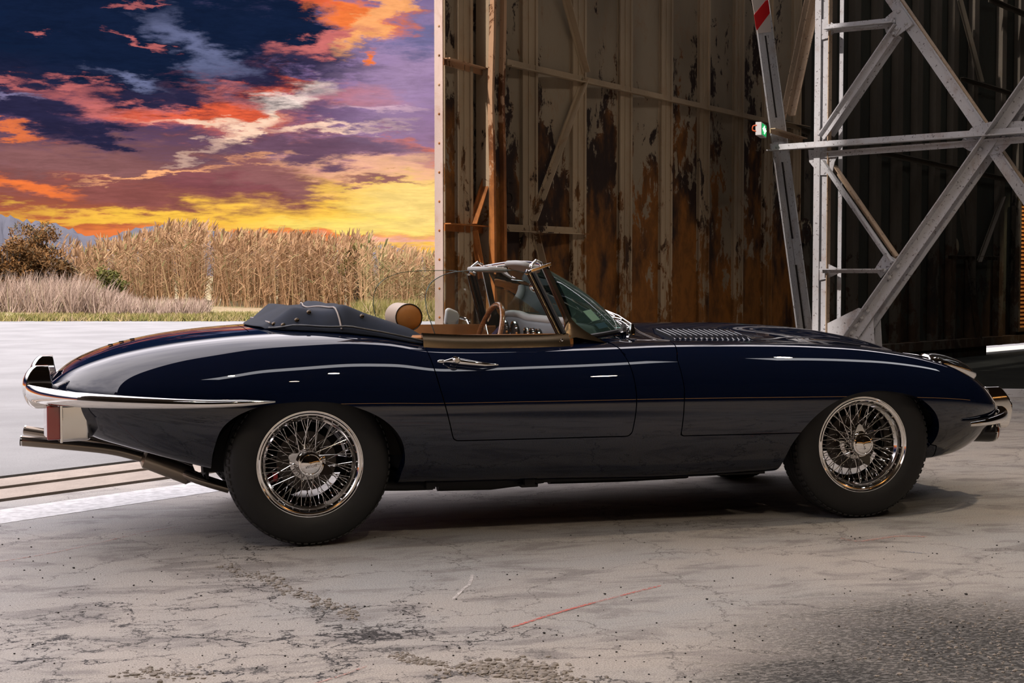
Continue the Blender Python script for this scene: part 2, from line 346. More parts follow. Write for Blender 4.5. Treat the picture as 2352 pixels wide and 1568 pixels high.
M['slat'] = mat('orange_slat', (.55, .23, .055), .6, var=(5, .3))
M['skylight'] = mat('skylight_panel', (.8, .8, .8), .5, emit=(.95, .95, 1.), estr=3.2)
M['lit_gap'] = mat('daylight_gap', (.8, .8, .8), .5, emit=(1., .93, .86), estr=1.1)
M['cream_paint'] = rust_paint('worn_number_paint', (.34, .29, .19), (.16, .07, .02), (.03, .016, .01), .47, False, .6)
M['faded_black'] = mat('faded_black', (.02, .015, .012), .8)
# ================================================================== the setting
def st(P): d = Vector(P)-RP; return d.dot(OUT), d.dot(RAIL)
def ST(s, t, z=0.): p = RP + OUT*s + RAIL*t; return Vector((p.x, p.y, z))
def struct(name, mb, m, parent=None, smooth=False, **k):
    o = mb.build(name, m, parent, smooth, **k)
    if parent is None: o['kind'] = 'structure'
    return o
S3 = st(gnd(0, 1149))[0]; S2 = st(gnd(0, 1120))[0]; SW0 = st(gnd(0, 1203))[0]; SW1 = st(gnd(0, 1171))[0]
def floor_material():
    m = bpy.data.materials.new('worn_concrete'); m.use_nodes = True; t = NT(m.node_tree); b = m.node_tree.nodes['Principled BSDF']
    g = t.new('ShaderNodeNewGeometry').outputs['Position']; x, y, z = t.xyz(g)
    big = t.noise(g, .55, 5, .6, .4); med = t.noise(t.mapv(g, rot=(0, 0, .6), sc=(1, 2.6, 1)), 2.6, 8, .68, .6); fine = t.noise(g, 190, 4, .75); mid = t.noise(g, 26, 6, .75)
    c = t.mix(t.ss(big, .35, .68), (.39, .355, .32), (.32, .32, .315))
    c = t.mix(t.m('MULTIPLY', t.ss(med, .47, .64), .68), c, (.165, .15, .145))
    c = t.mix(t.m('MULTIPLY', t.ss(mid, .5, .72), .35), c, (.40, .37, .33))
    f = t.ss(fine, .30, .70, .58, 1.42); c = t.mix(1., c, t.comb(f, f, f), 'MULTIPLY')
    # pits and grime in the near right corner
    def blob(px, py, r0, r1):
        p = gnd(px, py); d = t.new('ShaderNodeVectorMath', operation='DISTANCE'); t.l.new(g, d.inputs[0]); d.inputs[1].default_value = p
        return t.ss(t.m('ADD', d.outputs['Value'], t.m('MULTIPLY', t.m('SUBTRACT', med, .5), .9)), r1, r0)
    grime = t.m('MAXIMUM', blob(2330, 1500, .15, .95), blob(1950, 1560, .05, .5))
    pit = t.ss(t.noise(t.mapv(g, sc=(1, 1.6, 1)), 46, 6, .72), .47, .56)
    c = t.mix(t.m('MULTIPLY', grime, .80), c, (.075, .078, .078))
    c = t.mix(t.m('MULTIPLY', t.m('MULTIPLY', grime, pit), .85), c, (.014, .013, .012))
    pale_patch = t.m('MAXIMUM', blob(120, 1490, .05, .28), blob(950, 1130, .1, .6)); c = t.mix(t.m('MULTIPLY', pale_patch, .3), c, (.48, .45, .42))  # paler patches; the one under the car is light put into the colour
    # crazed cracks lower left
    reg = t.m('MAXIMUM', blob(420, 1500, .5, 1.5), t.m('MAXIMUM', blob(1150, 1560, .1, .75), blob(560, 1260, .1, .6)))
    w = t.new('ShaderNodeVectorMath', operation='ADD'); t.l.new(g, w.inputs[0])
    nz = t.new('ShaderNodeTexNoise'); t.l.new(g, nz.inputs['Vector']); nz.inputs['Scale'].default_value = 5.; nz.inputs['Detail'].default_value = 9; nz.inputs['Roughness'].default_value = .66
    sc = t.new('ShaderNodeVectorMath', operation='SCALE'); t.l.new(nz.outputs['Color'], sc.inputs[0]); sc.inputs['Scale'].default_value = .34; t.l.new(sc.outputs[0], w.inputs[1])
    e1 = t.voro(w.outputs[0], 2.3, 'DISTANCE_TO_EDGE'); e2 = t.voro(w.outputs[0], 6.5, 'DISTANCE_TO_EDGE')
    thick = t.m('MULTIPLY', reg, t.ss(med, .38, .60)); 
    k1 = t.m('MULTIPLY', t.m('LESS_THAN', e1, t.m('MULTIPLY', thick, .016)), 1.)
    k2 = t.m('MULTIPLY', t.m('LESS_THAN', e2, t.m('MULTIPLY', t.ss(thick, .30, .9), .028)), .8)
    kr = t.m('MAXIMUM', k1, k2); c = t.mix(kr, c, (.018, .015, .013))
    hair = t.m('MULTIPLY', t.m('LESS_THAN', t.voro(w.outputs[0], 1.1, 'DISTANCE_TO_EDGE'), .0035), .65); c = t.mix(hair, c, (.05, .045, .04))
    t.l.new(c, b.inputs['Base Color']); b.inputs['Roughness'].default_value = .62; b.inputs['Specular IOR Level'].default_value = .35
    h = t.m('ADD', t.m('MULTIPLY', fine, .35), t.m('ADD', t.m('MULTIPLY', mid, .6), t.m('MULTIPLY', kr, -2.2)))
    h = t.m('ADD', h, t.m('MULTIPLY', t.m('MULTIPLY', grime, pit), -1.2))
    bp = t.new('ShaderNodeBump'); bp.inputs['Strength'].default_value = .75; bp.inputs['Distance'].default_value = .007
    t.l.new(h, bp.inputs['Height']); t.l.new(bp.outputs[0], b.inputs['Normal']); return m
M['floor'] = floor_material()
M['apron'] = mat('pale_asphalt', (.235, .235, .235), .8, bump=(60, .5, .01), var=(.9, .14))
M['strip'] = mat('sandy_concrete', (.34, .285, .24), .8, bump=(40, .6, .01), var=(3, .16))
M['shade_ground'] = mat('shaded_asphalt', (.016, .017, .014), 1., spec=.1, bump=(30, .5, .01), var=(1.5, .3))
def quad_floor(name, s0, s1, t0, t1, m, z=0., th=.3, parent=None):
    mb = MB(); mb.prism([ST(s0, t0, z), ST(s1, t0, z), ST(s1, t1, z), ST(s0, t1, z)], (0, 0, -th)); return struct(name, mb, m, parent)
G = .042
quad_floor('floor', -26, S3-G, -24, 30, M['floor'])
quad_floor('floor_2', S3+G, S2-G, -24, 30, M['strip'])
quad_floor('floor_3', S2+G, -G, -24, 30, M['strip'])
for i, s in enumerate((S3, S2, 0.)):
    quad_floor('trim_%d' % (i+1), s-G, s+G, -24, 30, M['black'], -.07, .2)       # slot bottoms of the door rails
quad_floor('trim_4', SW0, SW1, -24, 1.6, mat('white_line', (.62, .62, .62), .7, var=(22, .22)), .0015, .0012)
# the apron outside and the ground beyond
A0 = gnd(0, 736); A1 = gnd(1000, 723); ad = (A1-A0).normalized(); an = Vector((-ad.y, ad.x, 0))
mb = MB(); mb.prism([ST(G, -24), ST(G, 30), A1+ad*45, A0-ad*40], (0, 0, -.3)); struct('floor_4', mb, M['apron'])
def grass_mat():
    m = bpy.data.materials.new('verge_turf'); m.use_nodes = True; t = NT(m.node_tree); b = m.node_tree.nodes['Principled BSDF']
    g = t.new('ShaderNodeNewGeometry').outputs['Position']; n = t.noise(g, 1.3, 6, .65); n2 = t.noise(g, 14, 5, .7)
    c = t.mix(t.ss(n, .38, .6), (.24, .22, .075), (.38, .28, .17)); c = t.mix(t.ss(n2, .4, .65, 0, .5), c, (.10, .11, .035))
    t.l.new(c, b.inputs['Base Color']); b.inputs['Roughness'].default_value = .95; return m
M['turf'] = grass_mat()
P = []
for i in range(14):
    r = []
    for j in range(70):
        w = i*1.25 + (0 if i else 0); p = A0 + ad*(-38+j*1.75) + an*w
        hh = .0 if i == 0 else .10 + .10*math.sin(j*.7+i) * min(1, i/3) + (.35*max(0, 1-abs(j-22)/9.)*math.exp(-((i-5)/3.)**2))
        r.append((p.x, p.y, hh))
    P.append(r)
MB().grid(P).build('grass_verge', M['turf'], smooth=True)['kind'] = 'structure'
mb = MB(); q = [A0-ad*900+an*16, A1+ad*900+an*16, A1+ad*2500+an*2500, A0-ad*2500+an*2500]
mb.add([(p.x, p.y, -.4) for p in q], [(0, 1, 2, 3)]); mb.build('far_ground', M['turf'])['kind'] = 'structure'
# distant hills: (px, py) outline stood 900 m away
M['hill'] = mat('hazy_hill', (.052, .054, .074), 1., var=(.01, .12))
def ridge(name, prof, D, depth, label):
    R0, R1 = [], []; rows = []
    pts = [(prof[0][0] + (prof[-1][0]-prof[0][0])*k/90.) for k in range(91)]
    for k in range(7):
        row = []
        for x in pts:
            y = np.interp(x, [p[0] for p in prof], [p[1] for p in prof]); top = at_d(x, y, D); hgt = top.z+1
            base = at_d(x, 640, D - depth*(1-k/6.)); wob = rnd.uniform(-1, 1)*hgt*.05
            row.append((base.x, base.y, -1 + (hgt*math.sin(k/6.*PI/2)**.8 + (wob if 0 < k < 6 else wob*.25))))
        rows.append(row)
    o = MB().grid(rows).build(name, M['hill'], smooth=True, sharp=0); tag(o, label, 'hill'); return o
ridge('distant_hill', [(-500, 600), (-250, 530), (-60, 497), (20, 500), (80, 516), (150, 523), (190, 541), (260, 556), (330, 575), (360, 640)], 700, 260, 'blue-grey hazy hill behind the brown bush at the left')
ridge('distant_hill', [(180, 640), (230, 551), (270, 541), (330, 523), (360, 519), (400, 523), (460, 524), (500, 532), (560, 545), (640, 556), (760, 562), (900, 566), (1100, 640)], 1150, 300, 'long blue-grey hill with a low peak behind the reeds')
# ------------------------------------------------------------------ hangar shell (mostly behind the camera, seen in reflections)
H9 = 8.6
mb = MB(); mb.prism([ST(-26, -24, H9), ST(-.95, -24, H9), ST(-.95, 30, H9), ST(-26, 30, H9)], (0, 0, .3)); struct('ceiling', mb, M['dark_wall'])
def wall(name, a, b, z0, z1, m): mb = MB(); a = Vector(a); b = Vector(b); n = _Z.cross(b-a).normalized()*.2; mb.prism([(a.x, a.y, z0), (b.x, b.y, z0), (b.x, b.y, z1), (a.x, a.y, z1)], n); return struct(name, mb, m)
wall('wall_back', ST(-26, -24), ST(-26, 30), 0, H9, M['dark_wall'])
wall('wall_left', ST(-.1, -24), ST(-26, -24), 0, H9, M['dark_wall'])
wall('wall_right', ST(-26, 30), ST(1.5, 30), 0, H9, M['dark_wall'])
for i, (s0, t0, t1) in enumerate(((-7.6, -9., 2.), (-7.6, 3.5, 14.))):
    mb = MB(); mb.prism([ST(s0-.45, t0, H9-.05), ST(s0+.45, t0, H9-.05), ST(s0+.45, t1, H9-.05), ST(s0-.45, t1, H9-.05)], (0, 0, .03)); struct('window_%d' % (i+1), mb, M['skylight'])
# daylight under the sheeting of the back wall (its reflection draws the thin line along the car)
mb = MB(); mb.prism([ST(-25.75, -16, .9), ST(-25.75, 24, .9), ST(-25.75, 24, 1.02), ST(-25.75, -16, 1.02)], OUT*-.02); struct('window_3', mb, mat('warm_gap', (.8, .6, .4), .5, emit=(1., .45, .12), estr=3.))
# ------------------------------------------------------------------ rusty open door leaf
tv = 2124/CF; cv = math.cos(math.atan(tv)); sv = math.sin(math.atan(tv))
D1 = _F0*cv + _R*sv; N1 = D1.cross(_Z).normalized()                      # along the leaf / towards the hangar
if N1.dot(CC-at_d(1100, 625, 11)) < 0: N1 = -N1
O1 = at_d(1013, 625, 10.4); O1.z = 0
def L1(px, py, off=0.): return onp(px, py, O1 + N1*off, N1)
def along(px, off=0.): return (L1(px, 625, off)-O1).dot(D1)
def P1(a, off, z): p = O1 + D1*a + N1*off; return Vector((p.x, p.y, z))
def box1(mb, a0, a1, o0, o1, z0, z1): return mb.prism([P1(a0, o0, z0), P1(a1, o0, z0), P1(a1, o1, z0), P1(a0, o1, z0)], (0, 0, z1-z0))
ZT = 8.4
d1 = empty('door_1', P1(0, 0, 0), None, None, None, 'structure')
edges = [1013, 1087, 1235, 1346, 1451, 1543, 1628, 1706, 1772]
ae = [along(x, .05) for x in edges]; pitch = .80
ae += [ae[-1]+pitch*(k+1) for k in range(2)]
for i in range(len(ae)-1):
    a0, a1 = max(.0, ae[i]-.02), ae[i+1]-.02; rw = .20 if i else .17
    mb = MB(); f = .07                                                   # shallow pressed sheet: recessed, sloping out to the right
    prof = [(a0, -.035), (a0+.10, -.035), (a1-rw-.12, .005), (a1-rw+.02, .02), (a1-rw+.02, -.045), (a0, -.045)]
    mb.prism([P1(a, o, .12) for a, o in prof], (0, 0, ZT-.12)); mb.build('panel', M['door_sheet'], d1)
    mb = MB(); box1(mb, a1-rw, a1-.012, .03, .052, .12, ZT); box1(mb, a1-rw, a1-rw+.01, -.03, .04, .12, ZT); box1(mb, a1-.03, a1, -.035, .064, .12, ZT); box1(mb, a1-rw*.62, a1-rw*.62+.012, .052, .058, .12, ZT)
    mb.build('rib', M['door_rib'], d1)
aend = ae[-1]
mb = MB(); box1(mb, 0, aend, -.045, .08, .02, .13); mb.build('bottom_rail', M['door_rib'], d1)
mb = MB(); mb.prism([P1(-.012, -.045, .02), P1(.0, -.045, .02), P1(.0, .025, .02), P1(-.012, .025, .02)], (0, 0, ZT)); mb.build('edge_plate', M['plate'], d1)
mb = MB(); box1(mb, 0, .012, -.045, .035, .02, ZT); mb.build('edge_angle', M['door_rib'], d1)
rv = None
for k in range(16):
    z = .16 + k*.2035
    if rv is None:
        c = P1(-.012, -.005, z); mb = MB(); mb.ell(c, (.009, .009, .009), 8, 5); rv = mb.build('rivet', M['post_rust'], d1, True); z0 = z
    else:
        o = rv.copy(); COL.objects.link(o); o.location = rv.location + Vector((0, 0, z-z0))
def angle_bar(p, q, w, name, parent, m, normal, t=.008, leg=.05, flip=False):
    """rolled angle: a face plate of width w and a leg standing off one edge"""
    p = Vector(p); q = Vector(q); d = (q-p).normalized(); n = Vector(normal).normalized(); sd = d.cross(n).normalized(); mb = MB()
    def pl(a, b): return [p+sd*a, p+sd*b, q+sd*b, q+sd*a]
    mb.prism(pl(-w/2, w/2), n*t); e = -w/2 if not flip else w/2-t
    mb.prism(pl(e, e+t), n*(leg+t)); return mb.build(name, m, parent)
def bar1(x0, y0, x1, y1, w, name='girt', m='door_rib', off=.05, **k):
    return angle_bar(L1(x0, y0, off), L1(x1, y1, off), w, name, d1, M[m], N1, **k)
bar1(1018, 141, 1129, 172, .048, m='post_rust'); bar1(1163, 144, 1775, 281, .055, leg=.04, flip=True); bar1(1775, 281, 1850, 296, .05)
bar1(1020, 521, 1128, 529, .055, m='post_rust'); bar1(1158, 523, 1341, 531, .055, flip=True, leg=.04)
bar1(1291, -10, 1339, 168, .040, 'brace'); bar1(1337, 180, 1218, 505, .036, 'brace'); bar1(1221, 532, 1262, 700, .036, 'brace'); bar1(1262, 700, 1290, 820, .036, 'brace')
bar1(1128, 355, 1078, 512, .036, 'brace', 'post_rust'); bar1(1080, 530, 1100, 640, .03, 'brace', 'post_rust')
# rusty channel post standing proud of the leaf, a slight kink in its left flange
pa, pb = along(1131, .16), along(1160, .16)
mb = MB(); box1(mb, pa, pb, .13, .14, .05, ZT); mb.build('post_web', M['door_sheet'], d1)
for a, wdt, name in ((pa, .028, 'post_flange'), (pb-.035, .035, 'post_flange')):
    rows = []; n = 40
    for k in range(n+1):
        z = .05 + (ZT-.05)*k/n; kink = -.018*math.exp(-((z-2.35)/.28)**2) + .008*math.sin(z*2.1)
        rows.append([P1(a+kink, .135, z), P1(a+kink+wdt, .135, z), P1(a+kink+wdt, .175, z), P1(a+kink, .175, z)])
    MB().grid(rows, wrap=True).build(name, M['post_rust'], d1)
mb = MB(); box1(mb, pa+.03, pb-.02, .0, .13, .05, ZT); mb.build('post_bracket', M['door_rib'], d1)
# ------------------------------------------------------------------ dark closed door leaf behind the truss
D2 = _F0*math.cos(math.atan(3140/CF)) + _R*math.sin(math.atan(3140/CF)); N2 = D2.cross(_Z).normalized()
O2 = at_d(1780, 625, 15.9); O2.z = 0
if N2.dot(CC-O2) < 0: N2 = -N2
def L2(px, py, off=0.): return onp(px, py, O2 + N2*off, N2)
def P2(a, off, z): p = O2 + D2*a + N2*off; return Vector((p.x, p.y, z))
def box2(mb, a0, a1, o0, o1, z0, z1): return mb.prism([P2(a0, o0, z0), P2(a1, o0, z0), P2(a1, o1, z0), P2(a0, o1, z0)], (0, 0, z1-z0))
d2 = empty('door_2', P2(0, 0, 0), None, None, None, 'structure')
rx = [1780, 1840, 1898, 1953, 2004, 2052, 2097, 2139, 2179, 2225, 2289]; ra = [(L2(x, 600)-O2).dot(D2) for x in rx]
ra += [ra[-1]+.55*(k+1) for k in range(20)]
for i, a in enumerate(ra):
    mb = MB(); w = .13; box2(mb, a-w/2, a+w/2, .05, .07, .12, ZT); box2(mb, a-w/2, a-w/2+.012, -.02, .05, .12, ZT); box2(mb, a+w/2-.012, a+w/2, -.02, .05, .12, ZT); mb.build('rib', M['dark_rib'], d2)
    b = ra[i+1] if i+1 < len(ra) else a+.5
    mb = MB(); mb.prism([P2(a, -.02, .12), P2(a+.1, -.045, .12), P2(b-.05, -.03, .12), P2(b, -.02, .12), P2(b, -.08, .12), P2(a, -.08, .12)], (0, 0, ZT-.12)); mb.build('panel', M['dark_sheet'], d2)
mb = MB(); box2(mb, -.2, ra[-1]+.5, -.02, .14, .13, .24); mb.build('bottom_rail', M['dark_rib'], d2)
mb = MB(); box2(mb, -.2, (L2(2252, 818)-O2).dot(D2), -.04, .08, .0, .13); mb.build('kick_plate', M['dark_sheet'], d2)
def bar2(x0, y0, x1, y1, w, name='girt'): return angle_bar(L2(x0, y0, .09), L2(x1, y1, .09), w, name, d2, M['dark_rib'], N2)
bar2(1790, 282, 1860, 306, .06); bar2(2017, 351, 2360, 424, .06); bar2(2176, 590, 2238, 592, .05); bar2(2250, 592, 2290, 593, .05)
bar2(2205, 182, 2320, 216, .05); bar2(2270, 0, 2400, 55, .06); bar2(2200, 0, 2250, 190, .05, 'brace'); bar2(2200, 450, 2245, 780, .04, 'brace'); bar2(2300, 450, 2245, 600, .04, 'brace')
# slit of daylight under it, right of the truss
mb = MB(); a0 = (L2(2250, 818)-O2).dot(D2); box2(mb, a0, ra[-1], -.02, .0, .03, .085); mb.build('daylight_slit', M['lit_gap'], d2)
# orange louvred vent in the leaf
vent = empty('louvred_window', L2(2322, 755, .1), 'tall vent of glowing orange louvre slats at the right edge', 'vent')
va = (L2(2324, 600)-O2).dot(D2); z0, z1 = L2(2330, 752).z, L2(2330, 470).z
mb = MB()
for lo, hi in (((va-.05, z0-.05), (va+1.05, z0)), ((va-.05, z1), (va+1.05, z1+.05)), ((va-.05, z0), (va, z1)), ((va+1., z0), (va+1.05, z1))): box2(mb, lo[0], hi[0], .07, .13, lo[1], hi[1])
mb.build('window_frame', M['dark_rib'], vent)
mb = MB(); box2(mb, va, va+1., .071, .075, z0, z1); mb.build('backing', mat('orange_back', (.09, .025, .006), .8), vent)
n = 31; sl = None
for k in range(n):
    z = z0 + (z1-z0)*(k+.5)/n; h = (z1-z0)/n
    if sl is None:
        mb = MB(); mb.prism([P2(va, .080, z-h*.40), P2(va, .122, z-h*.46), P2(va, .126, z-h*.40), P2(va, .092, z+h*.42), P2(va, .086, z+h*.42)], D2*1.0); sl = mb.build('slat', M['slat'], vent); zz = z
    else:
        o = sl.copy(); COL.objects.link(o); o.location = sl.location + Vector((0, 0, z-zz))
mb = MB(); box2(mb, va+.22, va+.235, .126, .134, z0, z1); mb.build('rod', M['dark_trim'], vent)
lp = P2(va+.5, 2.0, 3.6); light('vent_fill_spot', 'SPOT', lp, P2(va+.5, .1, 1.1)-lp, energy=170, spot_size=.75, spot_blend=.6, color=(1., .75, .45), shadow_soft_size=.1)  # unseen spot added to brighten the slats
# shade painted as a dark sheet, and worn steel beam beyond the lit floor, right
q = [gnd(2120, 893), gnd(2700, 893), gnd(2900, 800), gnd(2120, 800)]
mb = MB(); mb.prism([(p.x, p.y, .004) for p in q], (0, 0, -.003)); struct('trim_5', mb, M['shade_ground'])
a, b = gnd(2120, 910), gnd(2760, 914); mb = MB(); mb.bar((a.x, a.y, .035), (b.x, b.y, .035), .05, .07); struct('trim_6', mb, M['steel_white'])
# ------------------------------------------------------------------ stencil marks
def text_mesh(body, size, m, name, parent, M4, extrude=.0015, shear=0.):
    cu = bpy.data.curves.new(name, 'FONT'); cu.body = body; cu.size = size; cu.extrude = extrude; cu.align_x = 'CENTER'; cu.align_y = 'CENTER'; cu.shear = shear
    tmp = bpy.data.objects.new('tmp', cu); COL.objects.link(tmp); dg = bpy.context.evaluated_depsgraph_get()
    me = bpy.data.meshes.new_from_object(tmp.evaluated_get(dg)); bpy.data.objects.remove(tmp); me.transform(M4); me.materials.clear(); me.materials.append(m); me.name = name
    return link(name, me, parent)
def onplane(c, X, Y):
    X = Vector(X).normalized(); Y = Vector(Y).normalized(); N = X.cross(Y); c = Vector(c)
    return Matrix(((X.x, Y.x, N.x, c.x), (X.y, Y.y, N.y, c.y), (X.z, Y.z, N.z, c.z), (0, 0, 0, 1)))
def disc(c, X, Y, r, name, m, parent):
    mb = MB(); T = onplane(c, X, Y); mb.lathe([(0.001, .002), (r, .002), (r, -.002)], 28, T); return mb.build(name, m, parent)
text_mesh('5', .30, M['cream_paint'], 'number', d1, onplane(L1(1172, 446, .012), D1, _Z))
c = L2(2193, 566, .02); disc(c, D2, _Z, .115, 'number_disc', M['cream_paint'], d2); text_mesh('1', .19, M['faded_black'], 'number', d2, onplane(c+N2*.004, D2, _Z))
c = L2(1849, 530, .09); disc(c, D2, _Z, .14, 'number_disc', M['cream_paint'], d2); text_mesh('15', .19, M['faded_black'], 'number', d2, onplane(c+N2*.004, D2, _Z))
# ------------------------------------------------------------------ white steel truss
PT = at_d(1878, 625, 13.6); NA = -RAIL
def TA(px, py, off=0.): return onp(px, py, PT + NA*off, NA)
LB = TA(1772, 336); NB = -OUT
def TB(px, py, off=0.): return onp(px, py, LB + NB*off, NB)
ft = PT.copy(); ft.z = 0
tr = empty('steel_truss', ft, 'tall white riveted steel truss standing behind the bonnet at the right', 'truss')
def memb(f, n, x0, y0, x1, y1, wpx, name='girder', m='steel_white', off=0., leg=.07, flip=False, twin=None):
    a, b = f(x0, y0, off), f(x1, y1, off); dd = (a-CC).dot(_F0); w = wpx*dd/CF
    # width is measured across the member in the picture; correct for the foreshortened plane
    d = (b-a).normalized(); s = d.cross(n).normalized(); e = a+s*.05; 
    def pj(p): v = p-CC; z = v.dot(_F); return Vector((v.dot(_R)/z, -v.dot(_U)/z))*CF
    ln = (pj(b)-pj(a)).normalized(); k = pj(e)-pj(a); perp = abs(k.x*ln.y-k.y*ln.x)/.05; w = wpx/max(perp, 1e-3)
    return angle_bar(a, b, w, name, tr, M[m], n, .010, leg, flip)
A = lambda *a, **k: memb(TA, NA, *a, **k)
B = lambda *a, **k: memb(TB, NB, *a, **k)
# post: box of two channels
mb = MB(); pl = TA(1868, 625); pr = TA(1902, 625); X = Vector((pr.x-pl.x, pr.y-pl.y, 0)); W = X.length; X.normalize(); p0 = Vector((pl.x, pl.y, 0))
def boxA(mb, a0, a1, o0, o1, z0, z1): mb.prism([p0+X*a0+NA*o0+_Z*z0, p0+X*a1+NA*o0+_Z*z0, p0+X*a1+NA*o1+_Z*z0, p0+X*a0+NA*o1+_Z*z0], (0, 0, z1-z0))
boxA(mb, 0, W*.40, .0, .012, 0, 7.5); mb.build('post_flange', M['steel_white'], tr)
mb = MB(); boxA(mb, W*.43, W*.95, -.04, -.03, 0, 7.5); mb.build('post_web', M['steel_white'], tr)
mb = MB(); boxA(mb, W*.95, W, -.04, .03, 0, 7.5); mb.build('post_flange', M['steel_beige'], tr)
mb = MB(); boxA(mb, W*.98, W*1.25, -.20, -.19, 0, 7.5); boxA(mb, .0, .012, -.20, -.01, 0, 7.5); mb.build('post_flange', M['steel_white'], tr)
A(1936, 806, 2420, 118, 24, off=.02, leg=.10, name='diagonal'); A(1957, 812, 2441, 124, 17, off=-.10, name='diagonal', leg=.03)
A(2022, -40, 2272, 320, 27, off=-.01, name='diagonal', leg=.01); A(2042, -40, 2290, 320, 12, m='steel_beige', off=-.13, name='diagonal')
A(2272, 330, 2420, 545, 27, off=-.01, name='diagonal', leg=.01); A(2290, 330, 2440, 545, 12, m='steel_beige', off=-.13, name='diagonal')
A(1772, 340, 2460, 292, 15, off=.05, leg=.09, name='chord', flip=True); A(1896, 355, 2420, 316, 13, off=.01, leg=.05, name='chord')
A(1899, 63, 2057, 47, 13, name='strut', flip=True, off=.03); A(1905, 74, 2035, 62, 6, name='strut', off=-.08)
A(1889, 316, 2064, 60, 14, name='strut', off=.03, leg=.05); A(1912, 312, 2068, 84, 10, name='strut', off=-.10, m='steel_white')
A(1890, 372, 2050, 604, 12, name='strut', off=.03, leg=.05); A(1918, 384, 2062, 592, 12, name='strut', off=-.10, m='steel_beige')
A(1890, 622, 2034, 622, 10, name='strut', off=.03)
def gus(poly, off=.0, m='steel_white', f=TA, n=None, bolts=()):
    n = NA if n is None else n; mb = MB(); mb.prism([f(x, y, off) for x, y in poly], n*.012); g = mb.build('gusset_plate', M[m], tr)
    for x, y, *o in bolts:
        c = f(x, y, (o[0] if o else off+.012)); mb = MB(); u = onplane(c, _Z.cross(n), _Z) if abs(n.z) < .5 else Matrix.Translation(c)
        Mx = onplane(c, n.orthogonal(), n.cross(n.orthogonal())); mb.lathe([(.001, .016), (.013, .013), (.019, .003), (.019, -.004)], 10, Mx); mb.build('bolt', M['steel_white'], g, True)
    return g
gus([(2036, 40), (2065, 16), (2076, 21), (2099, 56), (2052, 90), (2028, 60)], .015, bolts=[(2063, 27), (2081, 53)])
gus([(2028, 44), (2046, 40), (2060, 60), (2052, 90), (2036, 75)], -.03, bolts=[(2036, 49, .045), (2047, 47, .045), (2059, 65, .045), (2052, 77, .045)])
gus([(2232, 294), (2274, 280), (2420, 276), (2420, 310), (2330, 322), (2300, 353), (2263, 357), (2226, 346), (2203, 332)], -.005, bolts=[(2216, 323, .03), (2239, 320, .03), (2306, 315, .03), (2329, 312, .03), (2290, 342), (2252, 343, .04)])
gus([(2034, 580), (2060, 596), (2024, 638), (2010, 618)], 0., bolts=[(2038, 593), (2019, 622, .045), (2031, 621, .045), (2063, 611, .04), (2043, 637, .04)])
gus([(1879, 600), (1893, 601), (1928, 618), (1926, 628), (1899, 640), (1872, 646)], -.02, bolts=[(1877, 608), (1877, 634), (1903, 622, .045)])
gus([(1886, 44), (1902, 46), (1920, 58), (1920, 72), (1902, 88), (1886, 92)], -.02, bolts=[(1904, 66, .045), (1915, 64, .045)])
gus([(1858, 344), (1930, 346), (1918, 372), (1912, 402), (1884, 402), (1860, 372)], -.02, bolts=[(1873, 352), (1884, 350)])
gus([(1890, 748), (1973, 707), (2006, 717), (2012, 830), (1890, 830)], -.01, bolts=[(1993, 714, .035), (1979, 731, .035), (1966, 748, .035), (1955, 765, .035), (1895, 752), (2009, 715, .01)])
gus([(2012, 712), (2022, 716), (2028, 830), (2010, 830)], -.14)
# slanted leg and brown brace in the plane along the doors, gap between the pair of angles
B(1730, -40, 1838, 772, 15.5, name='leg', leg=.004, off=.02, flip=True); B(1751, -40, 1859, 772, 15.5, name='leg', leg=.004, off=.02)
mb = MB(); q = [TB(1735, -30, .012), TB(1746, -30, .012), TB(1854, 772, .012), TB(1843, 772, .012)]; mb.prism(q, NB*.004); mb.build('gap_shade_strip', M['faded_black'], tr)  # dark strip added behind the gap, standing in for its shade
for y0, y1 in ((70, 82), (270, 372), (548, 608)):
    x = lambda y: 1737.+(y+40)*.1381; q = [TB(x(y0)-1.5, y0, .02), TB(x(y0)+7, y0, .02), TB(x(y1)+7, y1, .02), TB(x(y1)-1.5, y1, .02)]; mb = MB(); mb.prism(q, NB*.0115); mb.build('spacer_plate', M['steel_white'], tr)
B(1862, -45, 1798, 262, 11, name='brace', m='steel_beige', off=-.10, leg=.01); B(1876, -45, 1808, 262, 11, name='brace', m='steel_beige', off=-.10, leg=.06)
B(1798, 262, 1778, 345, 11, name='brace', m='steel_beige', off=-.10, leg=.01)
gus([(1768, 330), (1800, 330), (1806, 344), (1770, 347)], .03, f=TB, n=NB, bolts=[(1778, 339), (1795, 338)])
# red and white warning plate fixed to the leg
wp = [TB(x, y, .035) for x, y in ((1721, -30), (1761, -30), (1771, 73), (1740, 77))]
mb = MB(); mb.prism(wp, NB*.004); pltw = mb.build('warning_plate', M['warn_white'], tr, label='red and white striped warning plate')
mb = MB(); mb.prism([TB(x, y, .0395) for x, y in ((1732, 34), (1758, 2), (1764, 0), (1765, 8), (1768, 30), (1738, 70), (1736, 62))], NB*.002); mb.build('red_stripe', M['warn_red'], pltw)
mb = MB(); mb.prism([TB(x, y, .0395) for x, y in ((1721, -30), (1740, -30), (1724, -8), (1722, -14))], NB*.002); mb.build('red_stripe', M['warn_red'], pltw)
